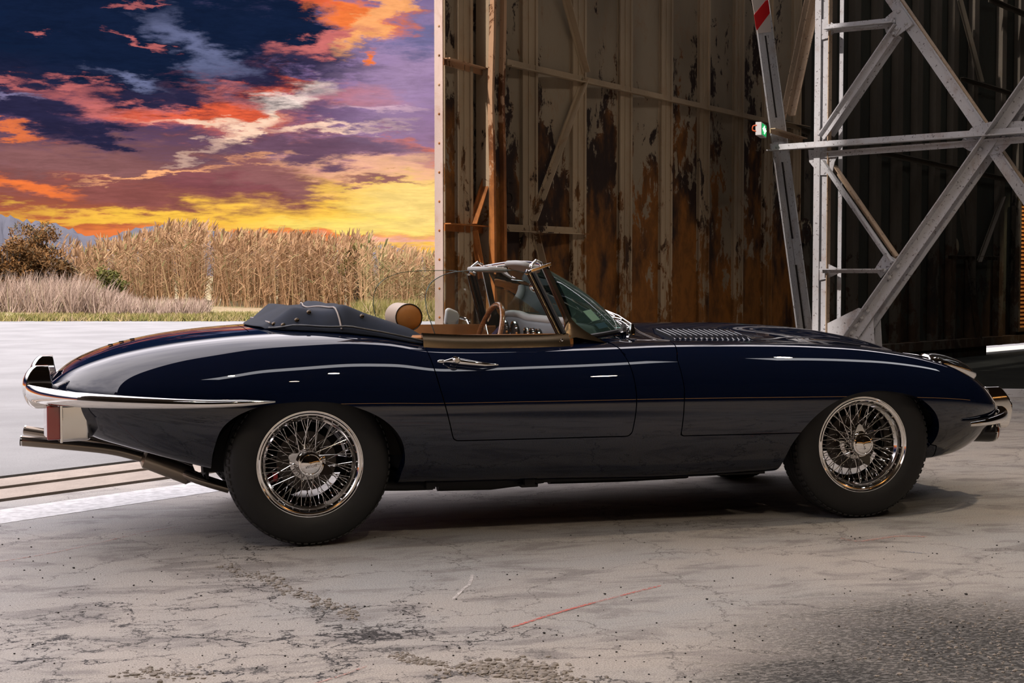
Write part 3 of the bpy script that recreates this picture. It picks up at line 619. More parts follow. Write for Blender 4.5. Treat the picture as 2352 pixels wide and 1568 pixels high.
# lit exit sign on a bracket beside the leg
es = empty('exit_sign', TB(1748, 312, .16), 'small lit green and white exit sign bracketed off the truss leg', 'sign')
c0 = TB(1749, 310, .16); wd = (_F0*.96+_R*.30).normalized(); td = Vector((wd.y, -wd.x, 0)); td = td if td.dot(_R) < 0 else -td
td = (-_R*.9+_F0*.25).normalized(); wh = 30*((c0-CC).dot(_F0))/CF
mb = MB(); mb.prism([c0, c0+wd*.32, c0+wd*.32+td*.055, c0+td*.055], (0, 0, wh)); mb.build('housing', M['plastic'], es, bevel=.004)
gn = -_Z.cross(wd)*-1; gn = gn if gn.dot(-_F0+_R*2) > 0 else -gn; gn.normalize()
mb = MB(); mb.prism([c0+wd*.02+_Z*.010+gn*.001, c0+wd*.30+_Z*.010+gn*.001, c0+wd*.30+_Z*(wh-.010)+gn*.001, c0+wd*.02+_Z*(wh-.010)+gn*.001], gn*.003); mb.build('green_panel', M['green_lit'], es)
def onsign(u, v): return c0 + wd*(.02+.28*u) + _Z*(.010+(wh-.020)*v) + gn*.0045
for poly in ([(.05, .48), (.22, .48), (.22, .30), (.40, .52), (.22, .74), (.22, .56), (.05, .56)], [(.95, .46), (.80, .46), (.80, .28), (.60, .52), (.80, .76), (.80, .58), (.95, .58)], [(.42, .12), (.58, .12), (.58, .88), (.42, .88)]):
    mb = MB(); mb.prism([onsign(u, v) for u, v in poly], gn*.002); mb.build('pictogram', M['white_lit'], es)
mb = MB(); mb.tube(catmull([c0+td*.042+_Z*wh*.75, c0+td*.075+_Z*wh*.70, c0+td*.080+_Z*wh*.40, c0+td*.05+_Z*wh*.30]), .006, 8); mb.build('cable', mat('orange_cable', (.7, .12, .03), .5), es, True)
angle_bar(TB(1768, 300, .10), TB(1842, 323, .02), .045, 'bracket', es, M['steel_beige'], NB)
# ================================================================== vegetation beyond the apron
def veg_mat(name, stops, rough=.9, trans=.25):
    m = bpy.data.materials.new(name); m.use_nodes = True; t = NT(m.node_tree); b = m.node_tree.nodes['Principled BSDF']
    a = t.new('ShaderNodeAttribute'); a.attribute_name = 'tint'
    c = t.ramp(a.outputs['Fac'], stops); t.l.new(c, b.inputs['Base Color']); b.inputs['Roughness'].default_value = rough; b.inputs['Specular IOR Level'].default_value = .2
    return m
M['reed'] = veg_mat('dry_reed', [(0, (.16, .085, .04)), (.3, (.33, .19, .095)), (.6, (.46, .29, .16)), (.85, (.32, .26, .11)), (1, (.12, .13, .045))])
M['drygrass'] = veg_mat('pale_dry_grass', [(0, (.17, .115, .08)), (.4, (.36, .26, .20)), (.8, (.47, .36, .28)), (1, (.33, .29, .16))])
M['greengrass'] = veg_mat('verge_grass', [(0, (.09, .10, .025)), (.4, (.19, .18, .05)), (.75, (.32, .25, .10)), (1, (.40, .30, .18))])
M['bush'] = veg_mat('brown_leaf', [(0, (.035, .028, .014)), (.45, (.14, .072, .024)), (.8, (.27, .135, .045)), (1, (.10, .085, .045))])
def blades(name, items, m, parent=None, kind='stuff'):
    """items: arrays base(n,3), tip(n,3), width(n), tint(n), bend(n,3): each a narrow three-segment blade"""
    B, T, Wd, Ti, Bd = items; n = len(B); ts = np.array([0, .4, .75, 1.]); wf = np.array([1., .85, .55, .12])
    ang = nrg.uniform(-.9, .9, n) + CA; sx = np.stack([np.cos(ang), -np.sin(ang), np.zeros(n)], 1)
    V = np.zeros((n, 8, 3))
    for k, (tt, w) in enumerate(zip(ts, wf)):
        c = B*(1-tt) + T*tt + Bd*(tt*tt-tt)*-1
        V[:, 2*k] = c - sx*(Wd*w/2)[:, None]; V[:, 2*k+1] = c + sx*(Wd*w/2)[:, None]
    base = (np.arange(n)*8)[:, None]; F = []
    for k in range(3): F.append(base + np.array([2*k, 2*k+1, 2*k+3, 2*k+2]))
    F = np.stack(F, 1).reshape(-1, 4)
    me = bpy.data.meshes.new(name); me.vertices.add(n*8); me.vertices.foreach_set('co', V.reshape(-1).astype(np.float32))
    me.loops.add(len(F)*4); me.loops.foreach_set('vertex_index', F.reshape(-1).astype(np.int32))
    me.polygons.add(len(F)); me.polygons.foreach_set('loop_start', (np.arange(len(F))*4).astype(np.int32)); me.polygons.foreach_set('loop_total', np.full(len(F), 4, np.int32))
    at = me.attributes.new('tint', 'FLOAT', 'POINT'); at.data.foreach_set('value', np.repeat(Ti, 8).astype(np.float32))
    me.materials.append(m); me.update(calc_edges=True); o = link(name, me, parent)
    if kind: o['kind'] = kind
    return o
def xypx(px, D):                                                       # ground position at depth D under column px
    L = (px-1176)/CF*D; return CC.x + _F0.x*D + _R.x*L, CC.y + _F0.y*D + _R.y*L
def reed_bed(px0, px1, prof, n, name, label, dense=1., Drange=(38.5, 46.), hue=(.45, .22), gap=None, D0=None):
    Bs, Ts, Ws, Ti, Bd = [], [], [], [], []
    px = nrg.uniform(px0, px1, n); D = Drange[0] + (Drange[1]-Drange[0])*nrg.uniform(0, 1, n)**1.4
    clump = nrg.uniform(px0, px1, 60); clean = nrg.normal(0, .16, 60); cj = nrg.uniform(0, 1, 60)
    for i in range(n):
        x = px[i]; d = D[i]; 
        top = np.interp(x, [p[0] for p in prof], [p[1] for p in prof]) ; h = (1.0785 + (625-top)/CF*d)*nrg.uniform(.80, 1.04)
        j = int(np.argmin(np.abs(clump-x))); gx, gy = xypx(x, d); lean = clean[j] + nrg.normal(0, .07) - .03
        tip = (gx + lean*h*.9, gy + nrg.normal(0, .1), h); ti = np.clip(hue[0] + hue[1]*nrg.normal() + .12*(cj[j]-.5), 0, 1)
        Bs.append((gx, gy, -.05)); Ts.append(tip); Ws.append(nrg.uniform(.010, .019)); Ti.append(np.clip(ti-.04, 0, 1)); Bd.append((lean*.35, 0, .0))
        b = np.array(Bs[-1]); tpa = np.array(tip); bd = np.array(Bd[-1])
        k0 = len(Bs)
        for q in range(int(nrg.integers(5, 9))):                        # leaves
            f = nrg.uniform(.22, .97); c = b*(1-f)+tpa*f+bd*(f-f*f); sgn = 1 if nrg.random() < .62 else -1; ll = nrg.uniform(.18, .42)
            Bs.append(c); Ts.append(c + np.array([sgn*ll*nrg.uniform(.4, .95)+lean*.2, nrg.normal(0, .12), ll*nrg.uniform(-.35, .75)])); Ws.append(nrg.uniform(.016, .032))
            Ti.append(np.clip(ti + nrg.normal(0, .16) + (.20 if nrg.random() < .18 else 0), 0, 1)); Bd.append((0, 0, .10))
        if nrg.random() < .55:                                          # plume
            for q in range(3):
                Bs.append(tpa); Ts.append(tpa + np.array([lean*.25+nrg.uniform(-.02, .11), nrg.normal(0, .03), nrg.uniform(.12, .26)])); Ws.append(nrg.uniform(.03, .055)); Ti.append(np.clip(ti+.1*nrg.normal()-.08, 0, 1)); Bd.append((0, 0, .03))
    o = blades(name, tuple(np.array(a, float) for a in (Bs, Ts, Ws, Ti, Bd)), M['reed']); tag(o, label, 'reeds'); return o
prof = [(-700, 560), (90, 600), (130, 580), (180, 600), (230, 575), (300, 552), (360, 540), (410, 520), (450, 524), (500, 545), (560, 545), (600, 540), (660, 552), (720, 548), (760, 560), (800, 556), (815, 540), (835, 548), (860, 572), (920, 582), (980, 592), (1100, 600), (1700, 600)]
reed_bed(200, 560, prof, 1700, 'reed_bed', 'tall dry reed bed rising highest against the low hill peak')
reed_bed(560, 830, prof, 1500, 'reed_bed', 'dense brown reed bed directly above the folded navy hood', hue=(.42, .2))
reed_bed(830, 1420, prof, 2500, 'reed_bed', 'paler yellowish lower reeds bending beside the hangar door post', hue=(.66, .16), Drange=(37.5, 45))
reed_bed(-420, 200, [(-420, 560), (-100, 600), (90, 560), (130, 545), (160, 560), (200, 600)], 700, 'reed_bed', 'sparse thin reeds just right of the brown bush', Drange=(39, 44))
def tufts(px0, px1, Dr, n, h, name, label, m, cat='grass', wd=(.012, .03), lean=.35, prof=None, tint=(.5, .22), per=9):
    Bs, Ts, Ws, Ti, Bd = [], [], [], [], []
    for i in range(n):
        x = nrg.uniform(px0, px1); d = nrg.uniform(*Dr); gx, gy = xypx(x, d); hh = h*nrg.uniform(.6, 1.15)*(np.interp(x, *prof) if prof else 1); t0 = np.clip(tint[0]+tint[1]*nrg.normal(), 0, 1)
        for k in range(per):
            l = hh*nrg.uniform(.55, 1.1); a = nrg.normal(0, lean)
            Bs.append((gx+nrg.normal(0, .07), gy+nrg.normal(0, .07), -.03+.0)); Ts.append((gx+a*l+.1*l, gy+nrg.normal(0, .2)*l, l)); Ws.append(nrg.uniform(*wd)); Ti.append(np.clip(t0+nrg.normal(0, .12), 0, 1)); Bd.append((a*.2, 0, .05))
    o = blades(name, tuple(np.array(a, float) for a in (Bs, Ts, Ws, Ti, Bd)), m); tag(o, label, cat); return o
tufts(-500, 330, (35.5, 38.5), 1900, 1.0, 'dry_grass', 'pinkish dry grass tangle low in front of the brown bush', M['drygrass'], prof=([-500, 150, 240, 330], [1, 1, .75, .35]))
tufts(250, 470, (35.3, 37.2), 420, .45, 'dry_grass', 'short pale dry tufts at the foot of the tallest reeds', M['drygrass'])
tufts(-500, 1420, (33.4, 36.5), 6200, .16, 'verge_grass', 'short yellow-green verge grass along the edge of the apron', M['greengrass'], wd=(.012, .026), per=8)
tufts(820, 1060, (34.8, 37.), 700, .42, 'dry_grass', 'grey-green low scrub grass right before the door post', M['greengrass'], tint=(.6, .2))
def bush(px, D, rx, rz, zc, n, name, label, tint=(.5, .2), m='bush', cat='bush', leaf=.10):
    gx, gy = xypx(px, D); e = empty(name, (gx, gy, 0), label, cat); mb = MB()
    for k in range(9):
        a = rnd.uniform(0, 2*PI); tip = (gx+math.cos(a)*rx*.75*rnd.random(), gy+math.sin(a)*rx*.6, zc+rz*rnd.uniform(.1, .85)); mb.tube([(gx+math.cos(a)*.05, gy, 0), ((gx+tip[0])/2+.05*math.sin(k), (gy+tip[1])/2, tip[2]*.55), tip], [.045, .03, .012], 6)
    mb.build('branch', mat('bark', (.06, .045, .035), .9) if 'bark' not in M else M['bark'], e, True)
    lobes = [(nrg.normal(0, .45)*rx, nrg.normal(0, .35)*rx, zc+nrg.uniform(-.7, .75)*rz, nrg.uniform(.28, .5)*min(rx, rz)) for _ in range(26)]
    V, T, W_, Ti, Bd = [], [], [], [], []
    for i in range(n):
        lx, ly, lz, lr = lobes[int(nrg.integers(0, 26))]; v = nrg.normal(size=3); v /= np.linalg.norm(v); r = lr*nrg.uniform(.55, 1.05); c = np.array([gx+lx, gy+ly, lz]) + v*r
        if c[2] < .05: continue
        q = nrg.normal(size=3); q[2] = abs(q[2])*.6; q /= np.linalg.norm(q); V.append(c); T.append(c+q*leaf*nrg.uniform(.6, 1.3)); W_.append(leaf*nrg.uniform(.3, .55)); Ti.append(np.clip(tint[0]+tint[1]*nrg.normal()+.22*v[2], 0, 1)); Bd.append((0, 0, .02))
    blades('foliage', tuple(np.array(a, float) for a in (V, T, W_, Ti, Bd)), M[m], e)
M['bark'] = mat('bark', (.06, .045, .035), .9)
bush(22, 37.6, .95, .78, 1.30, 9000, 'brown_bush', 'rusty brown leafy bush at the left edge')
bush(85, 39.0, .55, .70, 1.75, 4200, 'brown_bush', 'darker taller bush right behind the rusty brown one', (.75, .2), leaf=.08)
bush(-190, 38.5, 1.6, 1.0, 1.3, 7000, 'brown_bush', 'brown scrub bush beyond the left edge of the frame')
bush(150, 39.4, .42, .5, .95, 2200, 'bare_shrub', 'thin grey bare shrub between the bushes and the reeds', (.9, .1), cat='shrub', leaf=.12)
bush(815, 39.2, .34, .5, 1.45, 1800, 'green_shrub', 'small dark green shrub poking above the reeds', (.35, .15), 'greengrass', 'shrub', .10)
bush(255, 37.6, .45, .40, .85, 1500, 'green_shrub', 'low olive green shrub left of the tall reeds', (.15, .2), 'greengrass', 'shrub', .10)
# ------------------------------------------------------------------ loose stones, crumbled concrete and painted lines on the floor
M['stone'] = mat('dark_stone', (.022, .020, .018), .9); M['rubble'] = mat('concrete_crumb', (.24, .215, .19), .9, var=(60, .3))
def rock(seed, s=1.):
    r = random.Random(seed); bm = bmesh.new(); bmesh.ops.create_icosphere(bm, subdivisions=1, radius=1)
    for v in bm.verts: v.co *= r.uniform(.65, 1.15)*s; v.co.z *= .7
    me = bpy.data.meshes.new('stone'); bm.to_mesh(me); bm.free(); return me
shapes = [rock(i) for i in range(6)]
for me in shapes: me.materials.append(M['stone'])
stones = []
for (x, y, s) in [(1250, 1455, 5.5), (1240, 1443, 3.5), (1278, 1459, 4), (1292, 1461, 3), (1026, 1486, 4.5), (1055, 1489, 5), (1041, 1506, 4), (838, 1393, 4), (962, 1386, 4), (926, 1412, 3.5), (1048, 1377, 3.6), (973, 1470, 3), (1165, 1320, 3.2), (1171, 1332, 3.2), (1188, 1320, 3), (1389, 1365, 4.5), (1440, 1372, 3), (1450, 1379, 3), (1328, 1415, 3.5), (1424, 1484, 3.6), (1416, 1498, 4.3), (1377, 1506, 4), (1371, 1524, 3.5), (1415, 1453, 3.6), (1385, 1305, 3), (1624, 1377, 4.5), (1681, 1388, 2.6), (1641, 1335, 3.3), (1683, 1328, 3.5), (1688, 1437, 4), (1684, 1454, 3), (1752, 1472, 3.8), (1688, 1473, 4), (1687, 1488, 3.2), (1745, 1462, 3), (1927, 1439, 4.2), (1895, 1331, 3.2), (2051, 1440, 3.6), (2163, 1356, 4), (2219, 1366, 5.5), (2198, 1440, 5), (2184, 1430, 4), (2116, 1465, 3.6), (2044, 1331, 3.5), (1953, 1358, 3), (1696, 1549, 5), (1573, 1556, 4.5), (1586, 1566, 4.5), (1890, 1524, 3.6), (134, 1408, 4), (190, 1406, 3), (294, 1411, 3), (307, 1345, 4), (345, 1334, 3), (350, 1337, 3.2), (216, 1331, 4), (169, 1305, 4.5), (98, 1328, 3.5), (161, 1282, 3), (56, 1310, 3), (92, 1310, 3), (462, 1369, 4), (408, 1319, 2.6), (371, 1313, 2.6), (69, 1279, 3), (76, 1289, 2.6), (72, 1257, 3.2), (43, 1238, 3.2), (5, 1251, 3), (213, 1188, 3), (590, 1535, 4.5), (655, 1507, 4), (655, 1532, 4), (772, 1540, 4), (690, 1554, 3), (75, 1481, 4), (33, 1502, 4), (355, 1482, 3), (391, 1516, 3.2), (603, 1527, 3), (2290, 1253, 3.5), (2340, 1245, 3), (2235, 1220, 3), (2152, 1272, 3), (2142, 1271, 2.6), (2036, 1258, 2.8), (1964, 1238, 3), (1975, 1235, 2.6), (1955, 1233, 3.2)]: stones.append((x, y, s))
while len(stones) < 300:
    y = 1195 + 373*rnd.random()**.8; x = rnd.uniform(-10, 2360); stones.append((x, y, rnd.uniform(1.1, 2.3)*(1+(y-1195)/500.)))
for i, (x, y, s) in enumerate(stones):
    p = gnd(x, y); dd = (p-CC).dot(_F0); r = s*dd/CF*.85
    o = bpy.data.objects.new('stone_chip', shapes[i % 6]); COL.objects.link(o); o.location = (p.x, p.y, r*.45); o.scale = (r, r*rnd.uniform(.7, 1.), r*.85); o.rotation_euler = (0, 0, rnd.uniform(0, 6))
    tag(o, 'tiny dark stone chip lying loose on the concrete floor', 'stone', 'stone chips scattered over the floor')
cr = [(520, 1300), (560, 1318), (620, 1328), (650, 1345), (690, 1368), (740, 1385), (800, 1402), (812, 1420)]
cr2 = [(1060, 1532), (1120, 1540), (1190, 1530), (1240, 1545), (1280, 1565)]; cr3 = [(300, 1540), (370, 1550), (450, 1548)]; cr4 = [(920, 1505), (960, 1520), (1010, 1523)]
bm = bmesh.new(); tmpl = [rock(20+i) for i in range(4)]
vs, fs = [], []
tv_ = [[(v.co.x, v.co.y, v.co.z) for v in m_.vertices] for m_ in tmpl]; tf_ = [[tuple(p.vertices) for p in m_.polygons] for m_ in tmpl]
def crumble(poly, n, wpx, hpx, smax):
    for _ in range(n):
        k = rnd.uniform(0, len(poly)-1.001); i = int(k); f = k-i; x = poly[i][0]*(1-f)+poly[i+1][0]*f + rnd.gauss(0, wpx); y = poly[i][1]*(1-f)+poly[i+1][1]*f + rnd.gauss(0, hpx)
        p = gnd(x, y); r = rnd.uniform(.002, smax)*rnd.random()**.5; q = rnd.randrange(4); b = len(vs); sx = rnd.uniform(.8, 1.4)
        for v in tv_[q]: vs.append((p.x+v[0]*r*sx, p.y+v[1]*r, v[2]*r*.85+r*.15))
        for f_ in tf_[q]: fs.append(tuple(a+b for a in f_))
crumble(cr, 520, 13, 5, .011); crumble(cr2, 620, 38, 10, .015); crumble(cr3, 160, 30, 8, .011); crumble(cr4, 180, 16, 4, .010); crumble([(1985, 1440), (2250, 1500), (2340, 1480)], 700, 90, 50, .008)
mb = MB(); mb.v = vs; mb.f = fs; o = mb.build('concrete_crumbs', M['rubble'], smooth=False, fix=False); tag(o, 'broken crumbs of concrete along the worn cracks in the floor', 'rubble', kind='stuff')
def faded(name, col, thr):
    m = bpy.data.materials.new(name); m.use_nodes = True; t = NT(m.node_tree); b = m.node_tree.nodes['Principled BSDF']
    b.inputs['Base Color'].default_value = tuple(col)+(1,); b.inputs['Roughness'].default_value = .8
    g = t.new('ShaderNodeNewGeometry').outputs['Position']; a = t.m('MULTIPLY', t.ss(t.noise(g, 90, 5, .75), thr, thr+.14), t.ss(t.noise(g, 4, 4, .6), .3, .55))
    t.l.new(a, b.inputs['Alpha']); return m
M['redline'] = faded('faded_red_line', (.55, .14, .11), .40); M['whiteline'] = faded('faded_white_line', (.6, .57, .55), .36); M['pinkline'] = faded('faint_pink_line', (.52, .30, .26), .44); M['blueline'] = faded('faint_blue_line', (.16, .18, .23), .42)
def floor_line(pts, wpx, m, n):
    mb = MB(); L_, R_ = [], []
    P = catmull([gnd(x, y) for x, y in pts], 6)
    for i, p in enumerate(P):
        d = (P[min(i+1, len(P)-1)]-P[max(i-1, 0)]).normalized(); s = Vector((-d.y, d.x, 0)); w = wpx*(p-CC).dot(_F0)/CF*(1.7 if abs(d.dot(_R)) > .8 else 1)*(.35 if i in (0, len(P)-1) else 1); L_.append(p+s*w); R_.append(p-s*w)
    mb.grid([[(a.x, a.y, .0018), (b.x, b.y, .0018)] for a, b in zip(L_, R_)]); struct('trim_%d' % n, mb, m, fix=False)
floor_line([(1172, 1442), (1290, 1405), (1400, 1375), (1518, 1345)], 5, M['redline'], 7)
floor_line([(-20, 1293), (120, 1270), (240, 1244), (330, 1223), (420, 1208)], 3, M['pinkline'], 8)
floor_line([(690, 1580), (780, 1553), (842, 1530)], 4, M['pinkline'], 9)
floor_line([(1040, 1378), (1065, 1352), (1078, 1342), (1085, 1320)], 4, M['whiteline'], 10)
floor_line([(2060, 1266), (2100, 1269), (2135, 1273)], 2.5, M['blueline'], 11)
floor_line([(1930, 1236), (1975, 1243), (2060, 1232), (2130, 1233)], 4, M['pinkline'], 12)
# ================================================================== the car
CX = Vector((1.2, 0, 0))
car = empty('convertible_car', CX, 'dark navy blue vintage two-seat convertible with chrome wire wheels parked at the hangar mouth', 'car')
K = np.array
XS = K([-1.005, -.95, -.85, -.70, -.45, -.20, .10, .30, .50, .80, 1.0, 1.25, 1.5, 2.0, 2.4, 2.7, 2.9, 3.05, 3.18, 3.27, 3.33, 3.36])
T = dict(
 ym=K([.30, .45, .585, .685, .765, .81, .828, .83, .830, .830, .829, .828, .826, .828, .818, .782, .728, .665, .575, .48, .38, .31]),
 z4=K([.612, .603, .585, .575, .562, .556, .555, .553, .55, .547, .545, .543, .54, .535, .53, .515, .50, .48, .455, .43, .41, .40]),
 zc=K([.622, .680, .735, .785, .830, .852, .866, .868, .862, .855, .85, .845, .850, .848, .824, .776, .722, .665, .59, .52, .475, .455]),
 y7=K([.18, .28, .37, .44, .50, .53, .535, .55, .575, .60, .60, .60, .605, .60, .585, .555, .51, .46, .385, .31, .24, .20]),
 z7=K([.620, .672, .722, .768, .812, .836, .846, .832, .795, .785, .785, .787, .790, .783, .762, .724, .682, .638, .572, .508, .47, .45]),
 zs=K([.600, .53, .45, .405, .335, .275, .240, .234, .230, .226, .224, .218, .213, .222, .235, .240, .232, .240, .270, .30, .33, .345]),
 ys=K([.26, .36, .48, .56, .63, .665, .685, .69, .69, .69, .69, .69, .69, .69, .67, .61, .54, .47, .40, .33, .27, .23]),
 bu=K([0, 0, 0, 0, 0, 0, 0, 0, 0, 0, 0, .0, .9, 1, 1, 1, .8, .5, .15, 0, 0, 0]))
def pchip(X, Yv, xq):
    h = np.diff(X); dl = np.diff(Yv)/h; n = len(X); dd = np.zeros(n)
    for i in range(1, n-1):
        if dl[i-1]*dl[i] > 0: w1 = 2*h[i]+h[i-1]; w2 = h[i]+2*h[i-1]; dd[i] = (w1+w2)/(w1/dl[i-1]+w2/dl[i])
    dd[0] = dl[0]; dd[-1] = dl[-1]
    i = np.clip(np.searchsorted(X, xq)-1, 0, n-2); t = (xq-X[i])/h[i]
    return (2*t**3-3*t**2+1)*Yv[i] + (t**3-2*t**2+t)*h[i]*dd[i] + (-2*t**3+3*t**2)*Yv[i+1] + (t**3-t**2)*h[i]*dd[i+1]
NX = 420
xq = np.linspace(XS[0], XS[-1], 2400); sm = {}
kx = np.arange(-60, 61)*(xq[1]-xq[0]); ker = np.exp(-(kx/.035)**2/2); ker /= ker.sum()
for k, v in T.items():
    y = pchip(XS, v, xq); p = np.concatenate([2*y[0]-y[60:0:-1], y, 2*y[-1]-y[-2:-62:-1]]); sm[k] = np.convolve(p, ker, 'valid')
u = np.linspace(0, 1, NX); xs = XS[0] + (XS[-1]-XS[0])*(u*.55 + .45*(.5-.5*np.cos(PI*u)))
Q = {k: np.interp(xs, xq, v) for k, v in sm.items()}
def sstep(v, a, b): t = np.clip((v-a)/(b-a), 0, 1); return t*t*(3-2*t)
def section(i):
    q = {k: v[i] for k, v in Q.items()}; pts = []
    zb = q['zs']-.015
    for s in np.linspace(0, 1, 8)[:-1]: pts.append(((q['ys']-.09)*s, zb))
    for s in np.linspace(0, 1, 7)[:-1]: a = s*PI/2; pts.append((q['ys']-.09+.09*math.sin(a), zb+.015*(1-math.cos(a))))
    for s in np.linspace(1, 0, 26)[:-1]: pts.append((q['ym']-(q['ym']-q['ys'])*s**2.15, q['z4']-(q['z4']-q['zs'])*s))
    for s in np.linspace(0, 1, 34)[:-1]:
        a = s*PI/2; c = math.cos(a)**.86; pts.append((q['y7']+(q['ym']-q['y7'])*c, q['z4']+(q['z7']-q['z4'])*math.sin(a)**.93))
    for s in np.linspace(1, 0, 46):
        y = q['y7']*s; rear = q['zc'] - (q['zc']-q['z7'])*s**2.2
        hb = q['zc']-q['z7']; front = q['z7'] + hb*(.58*(1-float(sstep(K(s), .08, .80))) + .42*(1-float(sstep(K(y), .09, .23)))) - .004*math.exp(-((y-.47)/.07)**2)
        z = rear*(1-q['bu']) + front*q['bu']; pts.append((y, z))
    return K(pts)
half = np.stack([section(i) for i in range(NX)])                       # NX, M, 2
def gs(a, n):                                                          # smooth along the section
    k = np.array([1, 4, 6, 4, 1])/16.
    for _ in range(n):
        p = np.concatenate([a[:, 2:0:-1]*K([-1, 1]), a, a[:, -2:-4:-1]*K([-1, 1])], 1); a = sum(k[j]*p[:, j:j+a.shape[1]] for j in range(5))
    return a
half = gs(half, 8); MH = half.shape[1]
near = np.concatenate([np.repeat(xs[:, None, None], MH, 1), -half[:, :, :1], half[:, :, 1:]], 2)
far = near[:, ::-1][:, 1:].copy(); far[:, :, 1] *= -1
full = np.concatenate([near, far], 1); MF = full.shape[1]               # bottom centre -> near side -> top -> far side
dx = np.gradient(full, axis=0); dv = np.gradient(full, axis=1); nrm = np.cross(dx, dv); nrm /= np.linalg.norm(nrm, axis=2, keepdims=True)+1e-12
cen = K([1.2, 0, .5]); 
if ((full-cen)*nrm).sum() < 0: nrm = -nrm
mid = full[:, :, 1] * 0
vv = full.reshape(-1, 3); nn = nrm.reshape(-1, 3)
quads = [(i*MF+j, (i+1)*MF+j, (i+1)*MF+j+1, i*MF+j+1) for i in range(NX-1) for j in range(MF-1)]
skin_bvh = BVHTree.FromPolygons([tuple(v) for v in vv], quads)
def side_hit(x, z, sgn=-1):
    h = skin_bvh.ray_cast(Vector((x, sgn*2., z)), Vector((0, -sgn, 0))); return h[0], (h[1] if h[1] is None or h[1].y*sgn > 0 else -h[1])
def top_hit(x, y):
    h = skin_bvh.ray_cast(Vector((x, y, 2.)), Vector((0, 0, -1))); return h[0], (h[1] if h[1] is None or h[1].z > 0 else -h[1])
# --- signed outlines (metres, negative inside), in the side or the plan view
def poly_sdf(poly):
    A = K([p for p in poly], float); Bq = np.roll(A, -1, 0)
    def f(a, b):
        P = np.stack([a, b], -1)[:, None, :]; d = Bq-A; w = P-A; t = np.clip((w*d).sum(-1)/(d*d).sum(-1), 0, 1); dist = np.sqrt(((w-d*t[..., None])**2).sum(-1)).min(1)
        x, y = P[..., 0], P[..., 1]; c = ((A[:, 1] > y) != (Bq[:, 1] > y)) & (x < (Bq[:, 0]-A[:, 0])*(y-A[:, 1])/(Bq[:, 1]-A[:, 1]+1e-12)+A[:, 0])
        ins = c.sum(1) % 2 == 1; return np.where(ins, -dist, dist)
    return f
def rnd_poly(pts, r, n=5):
    out = []; m = len(pts)
    for i in range(m):
        p0, p1, p2 = (Vector(pts[(i+k) % m]) for k in (-1, 0, 1)); rr = r[i] if isinstance(r, (list, tuple)) else r
        a = p1+(p0-p1).normalized()*rr; b = p1+(p2-p1).normalized()*rr
        for k in range(n+1): t = k/n; out.append(tuple(a*(1-t)**2+p1*2*t*(1-t)+b*t*t))
    return out
door_o = rnd_poly([(.462, .83), (.497, .645), (.560, .412), (1.316, .408), (1.334, .56), (1.316, .74), (1.26, .83)], [.001, .04, .02, .025, .06, .09, .10])
f_door = poly_sdf(door_o)
arch_r = catmull([(-.372, .10, 0), (-.378, .30, 0), (-.374, .40, 0), (-.335, .500, 0), (-.215, .565, 0), (-.03, .584, 0), (.13, .568, 0), (.265, .512, 0), (.345, .43, 0), (.370, .335, 0), (.362, .27, 0), (.35, .10, 0)], 6)
arch_f = catmull([(2.035, .10, 0), (2.045, .27, 0), (2.07, .37, 0), (2.155, .475, 0), (2.28, .545, 0), (2.44, .572, 0), (2.64, .543, 0), (2.755, .475, 0), (2.808, .395, 0), (2.815, .325, 0), (2.795, .28, 0), (2.76, .10, 0)], 6)
f_ar = poly_sdf([(p.x, p.y) for p in arch_r]); f_af = poly_sdf([(p.x, p.y) for p in arch_f])
f_bon = poly_sdf([(1.575, .95), (1.566, .80), (1.533, .72), (1.545, .60), (1.536, .402), (2.05, .398), (2.4, .398), (2.85, .30), (3.02, .05), (3.6, .05), (3.6, .95)])
boot = [(-.205, .43), (-.50, .425), (-.68, .395), (-.80, .32), (-.865, .20), (-.885, .0)]; boot = boot + [(x, -y) for x, y in boot[-2::-1]]
f_boot = poly_sdf(boot)
cock = [(.10, .50), (.22, .585), (.40, .628), (.80, .640), (1.12, .625), (1.34, .49), (1.44, .30), (1.48, 0)]; cock = cock + [(x, -y) for x, y in cock[-2::-1]]
f_cock = poly_sdf(cock)
mouth = poly_sdf([(.3*math.cos(a), .395+.075*math.sin(a)) for a in np.linspace(0, 2*PI, 40)[:-1]])
BM0 = bmesh.new(); lay = BM0.verts.layers.float_vector.new('n')
bv = [BM0.verts.new(v) for v in vv]
for v, n in zip(bv, nn): v[lay] = n
for q in quads: BM0.faces.new([bv[i] for i in q])
me0 = bpy.data.meshes.new('skin'); BM0.to_mesh(me0); BM0.free()
def clip(bm, fld, keep_neg):
    """cut the mesh along fld(co)=0 and drop the other side"""
    bm.verts.ensure_lookup_table(); co = K([v.co[:] for v in bm.verts]); val = fld(co); val = np.where(np.abs(val) < 1e-7, 1e-7, val)
    bm.verts.index_update(); vals = {v: float(val[v.index]) for v in bm.verts}; new = []
    for e in list(bm.edges):
        a, b = e.verts; va, vb = vals[a], vals[b]
        if va*vb < 0:
            t = va/(va-vb); na = Vector(a[bm.verts.layers.float_vector['n']])*(1-t) + Vector(b[bm.verts.layers.float_vector['n']])*t; pc = a.co.lerp(b.co, t)
            ne, nv = bmesh.utils.edge_split(e, a, t); nv.co = pc; nv[bm.verts.layers.float_vector['n']] = na; vals[nv] = 0.; new.append(nv)
    ns = set(new)
    for f in list({f for v in new for f in v.link_faces}):
        cut = [v for v in f.verts if v in ns]
        if len(cut) == 2:
            try: bmesh.utils.face_split(f, cut[0], cut[1])
            except ValueError: pass
    sg = -1 if keep_neg else 1
    kill = [f for f in bm.faces if sum(vals[v] for v in f.verts)*sg < 0]
    bmesh.ops.delete(bm, geom=kill, context='FACES')
